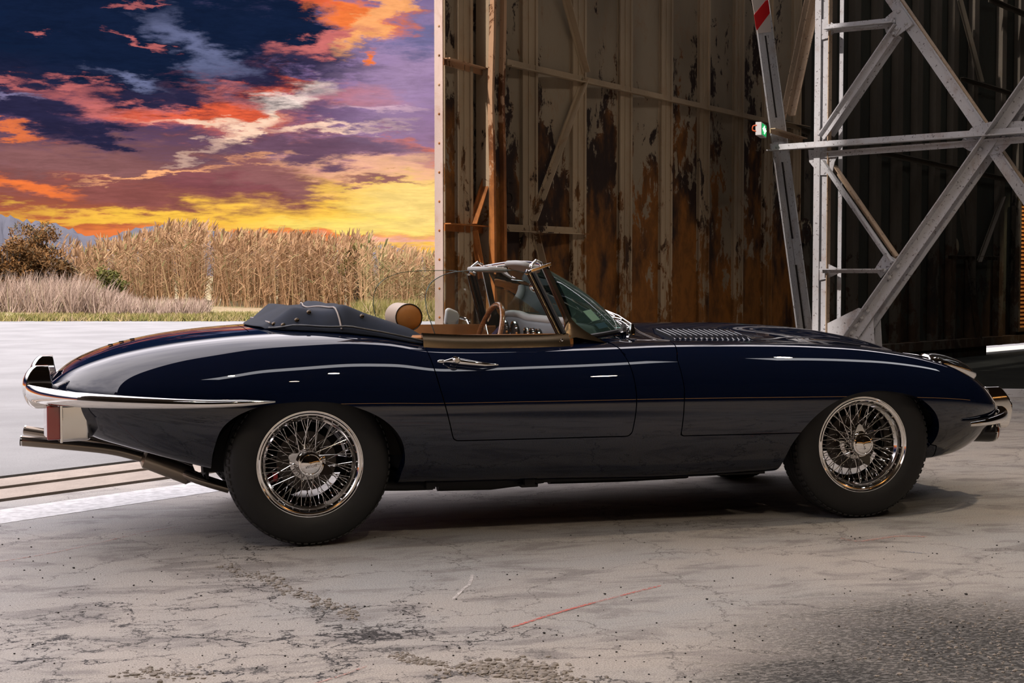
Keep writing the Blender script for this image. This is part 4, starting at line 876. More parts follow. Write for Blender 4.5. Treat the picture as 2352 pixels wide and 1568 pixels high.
def side_fld(f, off=0., side=0):
    def g(co):
        v = f(co[:, 0], co[:, 2])+off
        if side: v = np.where(co[:, 1]*side > .02, v, 1.)
        return v
    return g
def plan_fld(f, off=0.): return lambda co: np.where(co[:, 2] > .45, f(co[:, 0], co[:, 1])+off, 1.)
def panel(name, ops, m, parent, depth=.014, label=None, lip=None):
    bm = bmesh.new(); bm.from_mesh(me0)
    for fld, neg in ops: clip(bm, fld, neg)
    L = bm.verts.layers.float_vector['n']
    outer = {v: Vector(v[L]).normalized() for v in bm.verts}
    be = [e for e in bm.edges if len(e.link_faces) == 1]; loops = []
    dup, inn = {}, {}
    nfs = []
    for e in be:
        a, b = e.verts; f = e.link_faces[0]
        for v in (a, b):
            if v not in dup:
                dup[v] = bm.verts.new(v.co); d = depth
                if lip: d = lip(v.co, depth)
                inn[v] = bm.verts.new(v.co - outer[v]*d)
        lo = [l for l in f.loops if l.edge == e][0]; va, vb = lo.vert, lo.link_loop_next.vert
        nfs.append((dup[va], inn[va], inn[vb], dup[vb]))
    for q in nfs:
        try:
            f = bm.faces.new(q)
        except ValueError: pass
    bm.normal_update()
    nr = {}
    for v in bm.verts:
        if v in outer: nr[v] = outer[v]
        else: nr[v] = v.normal.copy()
    bm.verts.index_update(); bm.faces.index_update(); me = bpy.data.meshes.new(name)
    norms = [tuple(nr[v]) for v in bm.verts]; 
    # make winding agree with the outward normal
    flip = [f for f in bm.faces if all(v in outer for v in f.verts) and f.normal.dot(outer[f.verts[0]]) < 0]
    if len(flip) > len(bm.faces)/2: bmesh.ops.reverse_faces(bm, faces=list(bm.faces)); norms = [(n if v in outer else tuple(-Vector(n))) for v, n in zip(bm.verts, norms)]
    bm.verts.layers.float_vector.remove(L); bm.to_mesh(me); bm.free()
    me.polygons.foreach_set('use_smooth', [True]*len(me.polygons)); me.normals_split_custom_set_from_vertices(norms); me.materials.append(m); me.update()
    o = link(name, me, parent)
    if label: o['label'] = label
    return o
g = .0022
arch_ops = [(side_fld(f_ar), False), (side_fld(f_af), False)]
bon_f = lambda off: (lambda co: f_bon(co[:, 0], co[:, 2])+off)
def lipd(co, d): return .05 if (f_ar(K([co.x]), K([co.z]))[0] < .004 or f_af(K([co.x]), K([co.z]))[0] < .004) else d
body = panel('body', arch_ops + [(side_fld(f_door, -g), False), (plan_fld(f_boot, -g), False), (bon_f(-g), False), (plan_fld(f_cock), False)], M['paint'], car, lip=lipd)
bonnet = panel('bonnet', arch_ops + [(bon_f(g), True)], M['paint'], car, lip=lipd)
bootlid = panel('boot_lid', [(plan_fld(f_boot, g), True)], M['paint'], car)
doors = [panel('door', [(side_fld(f_door, g, s), True), (plan_fld(f_cock), False)], M['paint'], car) for s in (-1, 1)]
bpy.data.meshes.remove(me0)
# floor pan, wheel wells and tail closure
mb = MB(); mb.box((.40, -.60, .20), (2.02, .60, .26)); mb.box((-.60, -.28, .34), (.42, .28, .40)); mb.box((2.0, -.30, .25), (2.85, .30, .28)); mb.build('floor_pan', M['black'], car)
for x0, x1 in ((-.40, .39), (2.02, 2.835)):
    for s in (-1, 1):
        mb = MB(); P_ = []
        xm = (x0+x1)/2; rr_ = (x1-x0)/2
        for y in (.36, .60, .79):
            r_ = []
            for a in np.linspace(-.12, PI+.12, 26):
                X_, Z_ = xm+rr_*math.cos(a), .30+.31*math.sin(a); h_, _n = side_hit(X_, max(Z_, .245), s); yy_ = min(y, abs(h_.y)-.03 if h_ else .5); r_.append((X_, s*yy_, Z_))
            P_.append(r_)
        mb.grid(P_); mb.add([(xm+rr_*math.cos(a), s*.36, .30+.31*math.sin(a)) for a in np.linspace(-.12, PI+.12, 26)], [tuple(range(26))]); mb.build('wheel_well', M['black'], car, True, sharp=60)
mb = MB(); mb.box((-.30, -.34, .24), (.30, .34, .44)); mb.box((2.2, -.34, .26), (2.62, .34, .50)); mb.build('axle_housing', M['black'], car)
mb = MB(); mb.grid([[(-1.0, y, z) for y in np.linspace(-.28, .28, 5)] for z in (.60, .612, .621)]); mb.build('tail_panel', M['paint'], car, True)
# radiator mouth
mb = MB(); mb.lathe([(.001, 0), (.9, 0), (1., .02), (1.03, .1)], 40, Matrix.Translation((3.26, 0, .40)) @ Matrix.Rotation(PI/2, 4, 'Y') @ Matrix.Diagonal((.085, .30, 1, 1))); mb.build('radiator_mouth', M['black'], car, True)
mb = MB(); mb.tube([(3.375+.0*y, y, .40) for y in np.linspace(-.30, .30, 9)], .016, 10); mb.tube([(3.36, -.02, .40), (3.40, 0, .40)], .045, 16); mb.build('grille_bar', M['chrome'], car, True)
# sill hardware that hangs below the body
for a, b, r in (((.30, -.60, .215), (.52, -.60, .210), .022), ((.56, -.52, .20), (1.02, -.52, .215), .030), ((1.10, -.35, .205), (1.75, -.35, .205), .05)):
    mb = MB(); mb.tube([a, ((a[0]+b[0])/2, a[1], a[2]-.004), b], r, 12); mb.build('exhaust_section', M['black'], car, True)
mb = MB(); mb.box((.90, -.66, .195), (.945, -.63, .228)); mb.box((.885, -.655, .19), (.96, -.60, .205)); mb.box((.48, -.66, .20), (.52, -.60, .23)); mb.build('jacking_bracket', M['black'], car, bevel=.004)
# --- louvres in the bonnet
def surf_pt(x, y, off=0.):
    p, n = top_hit(x, y); return p + n*off
for s in (-1, 1):
    for k in range(15):
        x = 1.655 + k*.0257; mb = MB(); rows = []; sl_ = MB(); r2 = []
        for j in range(11):
            y = .175 + .265*j/10; w = math.sin(PI*j/10)**.22 if 0 < j < 10 else .0
            p = surf_pt(x, s*y); q_ = surf_pt(x+.021, s*y); up_ = Vector((0, 0, 1))
            rows.append([p+up_*(.0108*w+.0006), p+Vector((-.0012, 0, .0118*w+.0006)), p+Vector((.001, 0, .0136*w+.0008)), p+Vector((.008, 0, .0112*w+.0008)), q_+up_*.0006]); r2.append([p+Vector((.0015, 0, .0003)), p+Vector((.0005, 0, .0122*w+.0004))])
        mb.grid(rows); lv = mb.build('louvre', M['paint'], bonnet, True, sharp=50); sl_.grid(r2); sl_.build('vent_slot', M['black'], bonnet)
# --- cowl grille and bright bead
mb = MB()
for k in range(4):
    x = 1.47+k*.022; mb.tube([surf_pt(x, y, .012) for y in np.linspace(-.20, .20, 15)], .0030, 6)
for y in np.linspace(-.20, .20, 15): mb.tube([surf_pt(1.46, y, .008), surf_pt(1.545, y, .012)], .002, 5)
mb.build('vent_grille', M['chrome'], car, True)
mb = MB(); mb.grid([[surf_pt(1.46, y, .004), surf_pt(1.545, y, .004)] for y in np.linspace(-.20, .20, 9)]); mb.build('vent_recess', M['black'], car)
for s in (-1, 1):
    mb = MB(); mb.tube([surf_pt(1.5695, s*y, .0015) for y in np.linspace(.0, .60, 16)], .0022, 6); mb.build('bonnet_seal', M['satin'], car, True)
    p = surf_pt(2.90, s*.58, .0); mb = MB(); mb.ell(p, (.010, .006, .005), 10, 6); mb.build('bonnet_stud', M['chrome'], bonnet, True)
# ------------------------------------------------------------------ wheels
def ring(prof, n=64, M4=None): return prof
RIM = [(.1905, -.078), (.1945, -.082), (.1990, -.0825), (.2030, -.080), (.2055, -.0805), (.2090, -.0845), (.2125, -.0845), (.2148, -.081), (.2145, -.074), (.210, -.068), (.200, -.064), (.196, -.058), (.193, -.045), (.188, -.040), (.182, -.040), (.178, -.034), (.176, -.015), (.170, .005), (.158, .022), (.156, .05), (.165, .07), (.19, .085), (.19, .09), (.163, .078), (.150, .05), (.152, .02), (.165, .0), (.171, -.02), (.172, -.042), (.180, -.050), (.187, -.058), (.189, -.068)]
TYRE = [(.205, -.076), (.212, -.086), (.230, -.094), (.258, -.097), (.285, -.094), (.303, -.088), (.314, -.079), (.3185, -.070)]
Mw = Matrix.Rotation(PI/2, 4, 'X')                                      # lathe z -> -y (outer face is h < 0 -> flip below)
MW = Matrix.Rotation(-PI/2, 4, 'X')
def wheel_parts():
    P = {}
    sp = lambda prof: prof
    mb = MB(); mb.lathe(RIM, 96, MW, close=True); P['rim'] = mb.mesh('wheel', M['chrome'], True, 35)
    mb = MB(); mb.lathe(TYRE + [(.3195, -.066)], 96, MW); mb.lathe([(r, -h) for r, h in TYRE + [(.3195, -.066)]][::-1], 96, MW)
    mb.lathe([(.3195, -.066), (.3235, -.060), (.3235, -.048), (.318, -.047), (.318, -.043), (.3262, -.042), (.3262, -.018), (.320, -.017), (.320, -.013), (.3270, -.012), (.3270, .012), (.320, .013), (.320, .017), (.3262, .018), (.3262, .042), (.318, .043), (.318, .047), (.3235, .048), (.3235, .060), (.3195, .066)], 120, MW)
    P['tyre'] = mb.mesh('tyre', M['rubber'], True, 30)
    mb = MB()                                                           # tread blocks along the shoulders
    for k in range(72):
        a = 2*PI*k/72
        for s in (-1, 1):
            c, s_ = math.cos(a), math.sin(a); b = 2*PI*(k+.62)/72; c2, s2 = math.cos(b), math.sin(b)
            q = [(.3200, .050), (.3150, .078), (.3188, .080), (.3245, .066), (.3262, .050)]
            m0 = len(mb.v)
            for cc, ss_ in ((c, s_), (c2, s2)):
                for r, h in q: mb.v.append((r*cc, s*h, r*ss_))
            mb.f += [tuple(m0+i for i in (0, 1, 2, 3, 4)), tuple(m0+5+i for i in (4, 3, 2, 1, 0))] + [(m0+i, m0+(i+1) % 5, m0+5+(i+1) % 5, m0+5+i) for i in range(5)]
    P['blocks'] = mb.mesh('tread_block', M['tread'])
    mb = MB(); mb.lathe([(.001, -.060), (.040, -.060), (.046, -.054), (.048, -.03), (.056, -.012), (.072, -.006), (.074, .0), (.060, .010), (.054, .04), (.070, .052), (.074, .058), (.074, .066), (.001, .066)], 48, MW); P['hub'] = mb.mesh('hub', M['chrome'], True, 30)
    mb = MB(); mb.lathe([(.001, -.094), (.034, -.0925), (.0375, -.091), (.0385, -.0885), (.0405, -.0895), (.0465, -.0885), (.0485, -.084), (.0485, -.070), (.046, -.056), (.001, -.056)], 48, MW)
    for sgn in (0, PI):
        R_ = Matrix.Rotation(sgn, 4, 'Y'); pts = [(.038, -.026, -.070), (.060, -.023, -.080), (.084, -.013, -.090), (.094, -.003, -.094), (.092, .008, -.094), (.070, .019, -.086), (.038, .026, -.070)]
        mb.prism([R_ @ Vector((x, y, z)) for x, z, y in pts], (0, .012, 0))
    P['spin'] = mb.mesh('spinner', M['chrome'], True, 32)
    mb = MB(); mb.lathe([(.001, .028), (.120, .028), (.120, .038), (.001, .038)], 48, MW); P['disc'] = mb.mesh('brake_disc', M['brake'], True, 30)
    mb = MB(); mb.box((-.135, .004, -.075), (-.118, .040, -.045)); P['cal'] = mb.mesh('brake_caliper', M['caliper'])
    def spoke(r0, h0, a0, r1, h1, a1):
        mb = MB(); p = Vector((r0*math.cos(a0), h0, r0*math.sin(a0))); q = Vector((r1*math.cos(a1), h1, r1*math.sin(a1))); d = (q-p)
        mb.tube([p, q], .0017, 6, False); mb.tube([q-d.normalized()*.014, q-d.normalized()*.002, q+d.normalized()*.004], [.0028, .0032, .0046], 8); return mb.mesh('spoke', M['chrome'], True, 40)
    st_ = 2*PI/18
    P['spokes'] = [(spoke(.049, -.030, -.42, .186, -.044, 0.), 18, 0.), (spoke(.049, -.034, .42, .186, -.044, 0.), 18, st_/2),
                   (spoke(.056, .040, .50, .174, -.018, 0.), 18, st_/4), (spoke(.056, .044, -.50, .172, -.012, 0.), 18, st_*.75)]
    return P
WP = wheel_parts()
def place_wheel(x, y, side, steer=0., spin=0., detail=True, spin_ear=0.):
    w = bpy.data.objects.new('wheel', WP['rim']); COL.objects.link(w); w.parent = car
    w.location = Vector((x, y, .328)) - CX; w.rotation_euler = (0, spin, (PI if side > 0 else 0)+steer)
    w.rotation_mode = 'XYZ'
    def sub(me, nm, ry=0.):
        o = bpy.data.objects.new(nm, me); COL.objects.link(o); o.parent = w; o.rotation_euler = (0, ry, 0); return o
    t = sub(WP['tyre'], 'tyre'); b = sub(WP['blocks'], 'tread'); b['kind'] = 'stuff'; sub(WP['hub'], 'hub'); sub(WP['spin'], 'spinner', spin_ear); sub(WP['disc'], 'brake_disc')
    if detail:
        for me, n, a0 in WP['spokes']:
            for k in range(n): sub(me, 'spoke', -(a0+2*PI*k/n))
        c = sub(WP['cal'], 'brake_caliper', 0.) if x < 1 else None
    return w
wr = place_wheel(0., -.635, -1, 0, 0, True, math.radians(23))
wf = place_wheel(2.438, -.632, -1, math.radians(-2.), .1, True, math.radians(70))
place_wheel(0., .635, 1, 0, 0, False); place_wheel(2.438, .632, 1, math.radians(-2.), 0, False)
# maker's name on the knock-off caps
for w, a in ((wr, math.radians(170)), (wf, math.radians(70))):
    T4 = Matrix.Rotation(PI/2, 4, 'X'); o = text_mesh('JAGUAR', .0125, M['letter'], 'lettering', None, Matrix.Translation((0, -.0937, 0)) @ T4 @ Matrix.Rotation(-a, 4, 'Z') @ Matrix.Translation((0, .008 if w is wr else 0, 0)), .0003); o.parent = w
M['reflector'] = mat('lamp_reflector', (.16, .15, .13), .12, 1.)
# ------------------------------------------------------------------ bumpers, lamps, exhaust
def sweep(path, prof, name, m, parent, up=(0, 0, 1), scale=None, label=None):
    """prof: closed (a, b) pairs; a along the side vector, b along up"""
    rows = []; P = [Vector(p) for p in path]
    for i, p in enumerate(P):
        d = P[min(i+1, len(P)-1)]-P[max(i-1, 0)]; _, s, u = frame(d, up); k = scale[i] if scale else 1.; k = k if isinstance(k, tuple) else (k, k)
        rows.append([p+s*a*k[0]+u*b*k[1] for a, b in prof])
    mb = MB(); mb.grid(rows, wrap=True); n = len(prof); mb.f.append(tuple(range(n))); mb.f.append(tuple(len(P)*n-n+i for i in range(n)))
    return mb.build(name, m, parent, True, 50, label=label)
def oval(a, b, n=18, p=.75): return [(a*math.copysign(abs(math.cos(t))**p, math.cos(t)), b*math.copysign(abs(math.sin(t))**p, math.sin(t))) for t in np.linspace(0, 2*PI, n+1)[:-1]]
for s in (-1, 1):
    # rear quarter bumper wraps from the tail to ahead of the wheel arch
    pl = catmull([(-1.045, .16, .612), (-1.06, .30, .614), (-1.045, .44, .612), (-.985, .565, .606), (-.85, .672, .597), (-.60, .765, .588), (-.38, .812, .584), (-.15, .836, .588)], 5)
    n = len(pl); sc = [(min(1, .45+.55*min(1, i/5)), (.95 if i < n*.55 else 1.)*(1-.72*max(0, (i-n*.35)/(n*.65))**1.1)) for i in range(n)]
    sc = [(a*(1 if i < n-4 else (n-i)/5.), b*(1 if i < n-3 else (n-i)/4.)) for i, (a, b) in enumerate(sc)]
    rb = sweep([Vector((p.x, s*p.y, p.z)) for p in pl], oval(.024, .036), 'rear_bumper', M['chrome'], car, scale=sc)
    # overrider: tall blade with a flat side
    mb = MB(); rows = []
    y0 = s*.37
    for k in range(13):
        t = k/12; z = .545+.170*t; w = .030*(1-.25*abs(2*t-1)**3); xb = -1.045-.042*math.sin(PI*min(1, t*1.02))**.6; xf = -.990+.035*(1-t)
        rows.append([(xf, y0-w, z), (xb+.012, y0-w, z), (xb, y0-w*.5, z), (xb-.004, y0, z), (xb, y0+w*.5, z), (xb+.012, y0+w, z), (xf, y0+w, z)])
    mb.grid(rows, wrap=True); mb.f.append(tuple(range(7))); mb.f.append(tuple(12*7+i for i in range(7))); mb.build('overrider', M['chrome'], car, True, 35, bevel=.004)
    # tail lamp hung under the bumper: chrome body, red lens
    lx, ly = -.93, s*.50; R_ = Matrix.Translation((lx, ly, .505)) @ Matrix.Rotation(-s*math.radians(10), 4, 'Z')
    def bx(mb, pts, z0, z1): mb.prism([R_ @ Vector((a, b, z0)) for a, b in pts], (0, 0, z1-z0))
    mb = MB(); bx(mb, [(-.03, -.085), (-.02, .085), (.08, .06), (.11, .0), (.085, -.062)], -.075, .07); tl = mb.build('tail_lamp', M['chrome'], car, True, 30, bevel=.012, seg=3)
    mb = MB(); bx(mb, [(-.078, -.080), (-.066, .080), (-.028, .082), (-.028, -.084)], -.066, .066); mb.build('red_lens', M['red'], tl, bevel=.006)
    mb = MB(); bx(mb, [(-.030, -.089), (-.022, .089), (-.014, .089), (-.020, -.089)], -.078, .074); mb.build('lamp_bezel', M['chrome'], tl, bevel=.003)
# number plate box between the lamps
mb = MB(); mb.box((-.98, -.27, .44), (-.93, .27, .60)); mb.build('plate_panel', M['paint'], car, bevel=.01)
# twin exhaust
for s in (-1, 1):
    y = s*.085 - .02
    P_ = catmull([(-.27, -.18+y*.2, .170), (-.40, -.13+y*.4, .212), (-.52, y, .262), (-.66, y, .315), (-.80, y+s*.03, .352), (-1.105, s*.21, .400)], 6); ye_ = s*.21
    mb = MB(); mb.tube(P_, .0215, 16, cap=False); mb.tube([P_[-1], P_[-2]], .0185, 16, cap=False); mb.build('exhaust_pipe', mat('tarnished_steel_%d' % (s+1), (.30, .25, .20), .22, 1.) , car, True)
    mb = MB(); mb.lathe([(.0185, 0), (.0222, 0), (.0222, .006), (.0185, .006)], 20, Matrix.Translation((-1.106, s*.21, .400)) @ Matrix.Rotation(PI/2, 4, 'Y')); mb.build('exhaust_tip', M['chrome'], car, True)
    mb = MB(); mb.tube([(-.625, y, .302), (-.61, y, .296), (-.43, -.06+y*.6, .222), (-.415, -.065+y*.6, .216)], [.022, .040, .042, .024], 20); mb.build('silencer', mat('silencer_steel_%d' % (s+1), (.34, .28, .22), .30, 1.), car, True)
mb = MB(); mb.bar((-.36, -.20, .225), (-.36, .05, .225), .012, .09); mb.build('exhaust_bracket', M['black'], car, bevel=.003)
for s in (-1, 1):
    # front quarter bumper and overrider
    pl = catmull([(3.415, .17, .412), (3.400, .30, .412), (3.345, .42, .410), (3.25, .535, .406), (3.12, .635, .402), (2.98, .705, .400)], 5); n = len(pl)
    sc = [(1-.8*(i/(n-1))**3, 1-.72*(i/(n-1))**1.6) for i in range(n)]
    sweep([Vector((p.x, s*p.y, p.z)) for p in pl], oval(.024, .033), 'front_bumper', M['chrome'], car, scale=sc)
    mb = MB(); rows = []; y0 = s*.31
    for k in range(13):
        t = k/12; z = .335+.20*t; w = .028*(1-.3*abs(2*t-1)**3); xf = 3.425+.040*math.sin(PI*min(1, t*.92+.08))**.7 - .075*max(0, t-.55); xb = 3.395-.085*t
        rows.append([(xb, y0-w, z), (xf-.012, y0-w, z), (xf, y0-w*.5, z), (xf+.003, y0, z), (xf, y0+w*.5, z), (xf-.012, y0+w, z), (xb, y0+w, z)])
    mb.grid(rows, wrap=True); mb.f.append(tuple(range(7))); mb.f.append(tuple(12*7+i for i in range(7))); mb.build('overrider', M['chrome'], car, True, 35, bevel=.004)
    # front indicator under the bumper
    R_ = Matrix.Translation((3.300, s*.385, .330)) @ Matrix.Rotation(-s*math.radians(-20), 4, 'Z') @ Matrix.Rotation(PI/2, 4, 'Y')
    mb = MB(); mb.lathe([(1.02, -.13), (1.06, -.01), (1., .012), (.9, .012)], 32, R_ @ Matrix.Diagonal((.050, .085, 1, 1))); il = mb.build('indicator_housing', M['dark_trim'], car, True)
    mb = MB(); mb.lathe([(1., .010), (.93, .024), (.6, .036), (.001, .040)], 32, R_ @ Matrix.Diagonal((.047, .080, 1, 1))); mb.build('amber_lens', M['amber'], il, True)
    mb = MB(); mb.lathe([(1.05, .004), (1.10, .010), (1.05, .016), (.97, .014)], 32, R_ @ Matrix.Diagonal((.048, .082, 1, 1)), close=True); mb.build('lamp_bezel', M['chrome'], il, True)
    # headlamp sunk in the wing, chrome surround and glass
    hx, hy = 2.995, .500; X_ = (surf_pt(hx+.115, s*(hy-.01))-surf_pt(hx-.125, s*(hy+.01))).normalized(); Yv = (surf_pt(hx-.01, s*(hy-.075))-surf_pt(hx+.0, s*(hy+.065))); nv = X_.cross(Yv).normalized(); nv = nv if nv.z > 0 else -nv; Y_ = nv.cross(X_)
    c = surf_pt(hx, s*hy, -.002); R_ = onplane(c+nv*.002, X_, Y_)
    mb = MB(); mb.lathe([(.001, -.05), (.5, -.04), (.9, -.008), (1., .0)], 40, R_ @ Matrix.Diagonal((.140, .086, 1, 1))); hl = mb.build('headlamp', M['reflector'], car, True)
    mb = MB(); mb.lathe([(1., -.030), (1.06, .0), (1.03, .010), (.97, .008)], 48, R_ @ Matrix.Diagonal((.142, .088, 1, 1)), close=True); mb.build('headlamp_bezel', M['chrome'], hl, True)
    mb = MB(); mb.lathe([(.98, .004), (.85, .020), (.6, .032), (.3, .038), (.001, .040)], 40, R_ @ Matrix.Diagonal((.142, .088, 1, 1))); mb.build('headlamp_glass', M['lamp_glass'], hl, True, fix=False)
    mb = MB(); P_ = [(2.76, .50), (2.88, .49), (2.98, .475)]
    mb.tube([surf_pt(x, s*y, .001) for x, y in [(2.72, .56), (2.80, .55), (2.90, .53), (2.98, .505)]], [.001, .006, .009, .010], 8); mb.build('headlamp_finisher', M['chrome'], hl, True)
# chrome strip down the nose edge
for s in (-1, 1):
    mb = MB(); pts = []
    for x, z in ((3.14, .585), (3.19, .535), (3.24, .478), (3.275, .440)):
        h, nv = side_hit(x, z, s)
        if h: pts.append(h+nv*.002)
    if len(pts) > 2: mb.tube(pts, .005, 8); mb.build('nose_trim', M['chrome'], bonnet, True)
# ------------------------------------------------------------------ door furniture, waist trim
for s in (-1, 1):
    h, nv = side_hit(.56, .727, s); a, _ = side_hit(.53, .728, s); b, _ = side_hit(.75, .712, s); dr = doors[0 if s < 0 else 1]
    mb = MB(); mb.tube([a+Vector((0, s*.012, 0)), a+Vector((.03, s*.026, .004)), a+Vector((.06, s*.030, 0)), b+Vector((-.06, s*.026, .003)), b+Vector((0, s*.012, 0))], [.004, .011, .013, .008, .003], 12, sx=.7); hd = mb.build('door_handle', M['chrome'], dr, True)
    mb = MB(); mb.lathe([(.001, .012), (.010, .012), (.014, .008), (.015, -.02), (.001, -.02)], 20, onplane(a+Vector((.045, s*.034, .006)), (1, 0, 0), (0, 0, 1) if s < 0 else (0, 0, -1))); mb.build('lock_button', M['chrome'], hd, True)
    mb = MB(); mb.ell(a+Vector((-.008, s*.004, 0)), (.018, .006, .008), 12, 8); mb.build('handle_escutcheon', M['chrome'], hd, True)
# waist rail: the bright band below the side glass
def rail_pt(x, y, z): return Vector((x, y, z))
for s in (-1, 1):
    pts = [(.468, .648, .812), (.60, .652, .804), (.80, .652, .800), (1.0, .646, .800), (1.098, .636, .803)]
    rows = []
    for i, (x, y, z) in enumerate([tuple(p) for p in catmull([(a, b, c) for a, b, c in pts], 5)]):
        hgt = np.interp(x, [.468, .6, .9, 1.1], [.052, .048, .044, .038]); b0 = z-.010
        rows.append([(x, s*(y+.030), b0-hgt*.50), (x, s*(y+.019), b0+hgt*.10), (x, s*(y+.003), z+.019), (x, s*(y-.004), z+.026), (x, s*(y-.018), z+.024), (x, s*(y-.03), z-.02), (x, s*(y-.0), b0-hgt*.6)])
    mb = MB(); mb.grid(rows, wrap=True); n = 7; mb.f.append(tuple(range(n))); mb.f.append(tuple(len(rows)*n-n+i for i in range(n)))
    wr_ = mb.build('waist_rail', M['satin'], doors[0 if s < 0 else 1], True, 40, bevel=.0)
    h = Vector((1.06, s*.664, .802)); mb = MB(); mb.lathe([(.001, .002), (.005, .001), (.006, -.003)], 12, onplane(h, (1, 0, 0), (0, 0, -s))); mb.build('screw', M['chrome'], wr_, True)
# ------------------------------------------------------------------ windscreen
def base_pt(y, off=0.): a = abs(y)/.62; return Vector((1.515-.33*a**2.6-.095*a**9, y, .812+.026*(1-a*a)-.012*a**6))
def head_pt(y): a = abs(y)/.50; return Vector((1.075-.035*a**2, y, 1.128-.020*a**2))
rows = []
for k in range(15):
    t = k/14; rows.append([base_pt(.60*v).lerp(head_pt(.492*v), t) + Vector((.022*math.sin(PI*t), 0, .022*math.sin(PI*t))) for v in np.linspace(-1, 1, 41)])
mb = MB(); mb.grid(rows); ws = mb.build('windscreen', M['screen'], car, True, sharp=0, fix=False)
mb = MB()
hd_ = [head_pt(.50*v) for v in np.linspace(-1, 1, 21)]
sweep(hd_, oval(.016, .012, 14), 'screen_header', M['chrome'], car)
mb = MB(); mb.tube([p + Vector((.006, 0, .002)) for p in [base_pt(.61*v) for v in np.linspace(-1, 1, 41)]], .011, 8); mb.build('screen_seal', M['dark_trim'], car, True)
mb = MB(); mb.tube([p + Vector((.016, 0, -.004)) for p in [base_pt(.615*v) for v in np.linspace(-1, 1, 41)]], .005, 8); mb.build('screen_finisher', M['chrome'], car, True)
for s in (-1, 1):
    # pillar: chrome blade flaring at the foot, dark channel and glass rail behind it
    top = Vector((1.030, s*.500, 1.108)); bot = Vector((1.128, s*.624, .812))
    rows = []
    for k in range(17):
        t = k/16; c = bot.lerp(top, t); fl = .060*max(0, 1-t/.30)**2.2; fw = .024 + fl*2.4; y = Vector((0, s, 0))
        rows.append([c+Vector((-fw*.40, s*.004, -fl*.25)), c+Vector((0, s*.014, 0)), c+Vector((fw*.85, s*.006, -fl*.45)), c+Vector((fw*.8, -s*.012, -fl*.45)), c+Vector((-fw*.40, -s*.012, -fl*.25))])
    mb = MB(); mb.grid(rows, wrap=True); mb.f.append(tuple(range(5))); mb.f.append(tuple(16*5+i for i in range(5))); mb.build('screen_pillar', M['satin'], car, True, 45)
    a = Vector((.962, s*.515, 1.075)); b = Vector((1.058, s*.630, .822)); off = Vector((.022, 0, .004))
    mb = MB(); mb.tube([b, a], .0115, 10); mb.build('glass_rail', M['satin'], car, True)
    mb = MB(); mb.tube([b+off, a+off], .011, 8); mb.build('pillar_seal', M['dark_trim'], car, True)
    # bracket and catch on the header corner
    mb = MB(); mb.bar(top+Vector((-.06, 0, -.018)), top+Vector((.03, 0, .012)), .03, .014); mb.tube([top+Vector((-.06, 0, .0)), top+Vector((-.03, -s*.01, .026)), top+Vector((-.005, -s*.012, .012))], .008, 8); mb.tube([top+Vector((-.075, -s*.02, -.02)), top+Vector((-.045, -s*.02, -.032))], .012, 10); mb.build('header_catch', M['chrome'], car, True, bevel=.002)
    # sun visor: padded tongue swung up above the header
    mb = MB()
    if s < 0: c, Lx, Ly, ang, yaw = Vector((.995, -.30, 1.108)), .058, .15, math.radians(21), 0
    else: c, Lx, Ly, ang, yaw = Vector((.985, .26, 1.098)), .068, .19, math.radians(3), 0
    mb.prism([c+Matrix.Rotation(ang, 3, 'Y') @ Vector((q.x, q.y, -.011)) for q in [Vector((Lx*math.copysign(abs(math.cos(t_))**.6, math.cos(t_)), Ly*math.copysign(abs(math.sin(t_))**.5, math.sin(t_)), 0)) for t_ in np.linspace(0, 2*PI, 33)[:-1]]], Matrix.Rotation(ang, 3, 'Y') @ Vector((0, 0, .022))); v = mb.build('sun_visor', M['vinyl'], car, True, 40, bevel=.009, seg=3)
    mb = MB(); mb.tube([head_pt(s*.33)+Vector((0, 0, .004)), c+Vector((.045, s*.02, -.018))], .006, 8); mb.build('visor_arm', M['chrome'], v, True)
    # side glass, wound up, frameless with a rounded rear corner
    pts = [(1.050, .822), (.962, 1.075), (.90, 1.092), (.78, 1.094), (.655, 1.088), (.585, 1.072), (.530, 1.040), (.503, .995), (.499, .94), (.512, .88), (.528, .822)]
    pc = catmull([(x, z, 0) for x, z in pts[1:]], 4); pc = [(1.05, .822)] + [(p.x, p.y) for p in pc]
    yy = lambda z: s*(.635-.115*((z-.82)/.26)**1.2 if z > .82 else .635)
    mb = MB(); mb.prism([(x, yy(z), z) for x, z in pc], (0, -s*.004, 0)); mb.build('side_window', M['glass'], doors[0 if s < 0 else 1], fix=True)
    mb = MB(); mb.tube([(x, yy(z)-s*.002, z) for x, z in pc[2:]], .0022, 6); mb.build('glass_edge', thin_glass('glass_edge', (.45, .55, .50), dirt_sheen=.10), doors[0 if s < 0 else 1], True)
# mirror on the far door
mc = Vector((.940, .80, .856)); mb = MB(); mb.prism([mc + Matrix.Rotation(math.radians(20), 3, 'Z') @ Vector((x_, .014, z_)) for x_, z_ in ((-.040, -.030), (-.030, .042), (-.012, .050), (.040, .030), (.050, .010), (.044, -.034), (.02, -.044), (-.02, -.044))], (.005, -.028, 0)); mr = mb.build('door_mirror', mat('mirror_back', (.85, .85, .84), .3), car, True, bevel=.010, seg=3)
mb = MB(); mb.tube(catmull([mc+Vector((.045, -.01, .0)), mc+Vector((.075, -.03, -.012)), mc+Vector((.085, -.055, -.04)), mc+Vector((.09, -.08, -.075))], 5), .008, 8); mb.build('mirror_stalk', M['chrome'], mr, True)
mb = MB(); mb.tube([head_pt(0)+Vector((.02, 0, -.01)), (1.20, 0, .99), (1.44, 0, .87)], .004, 6); cr_ = mb.build('mirror_rod', M['chrome'], car, True)
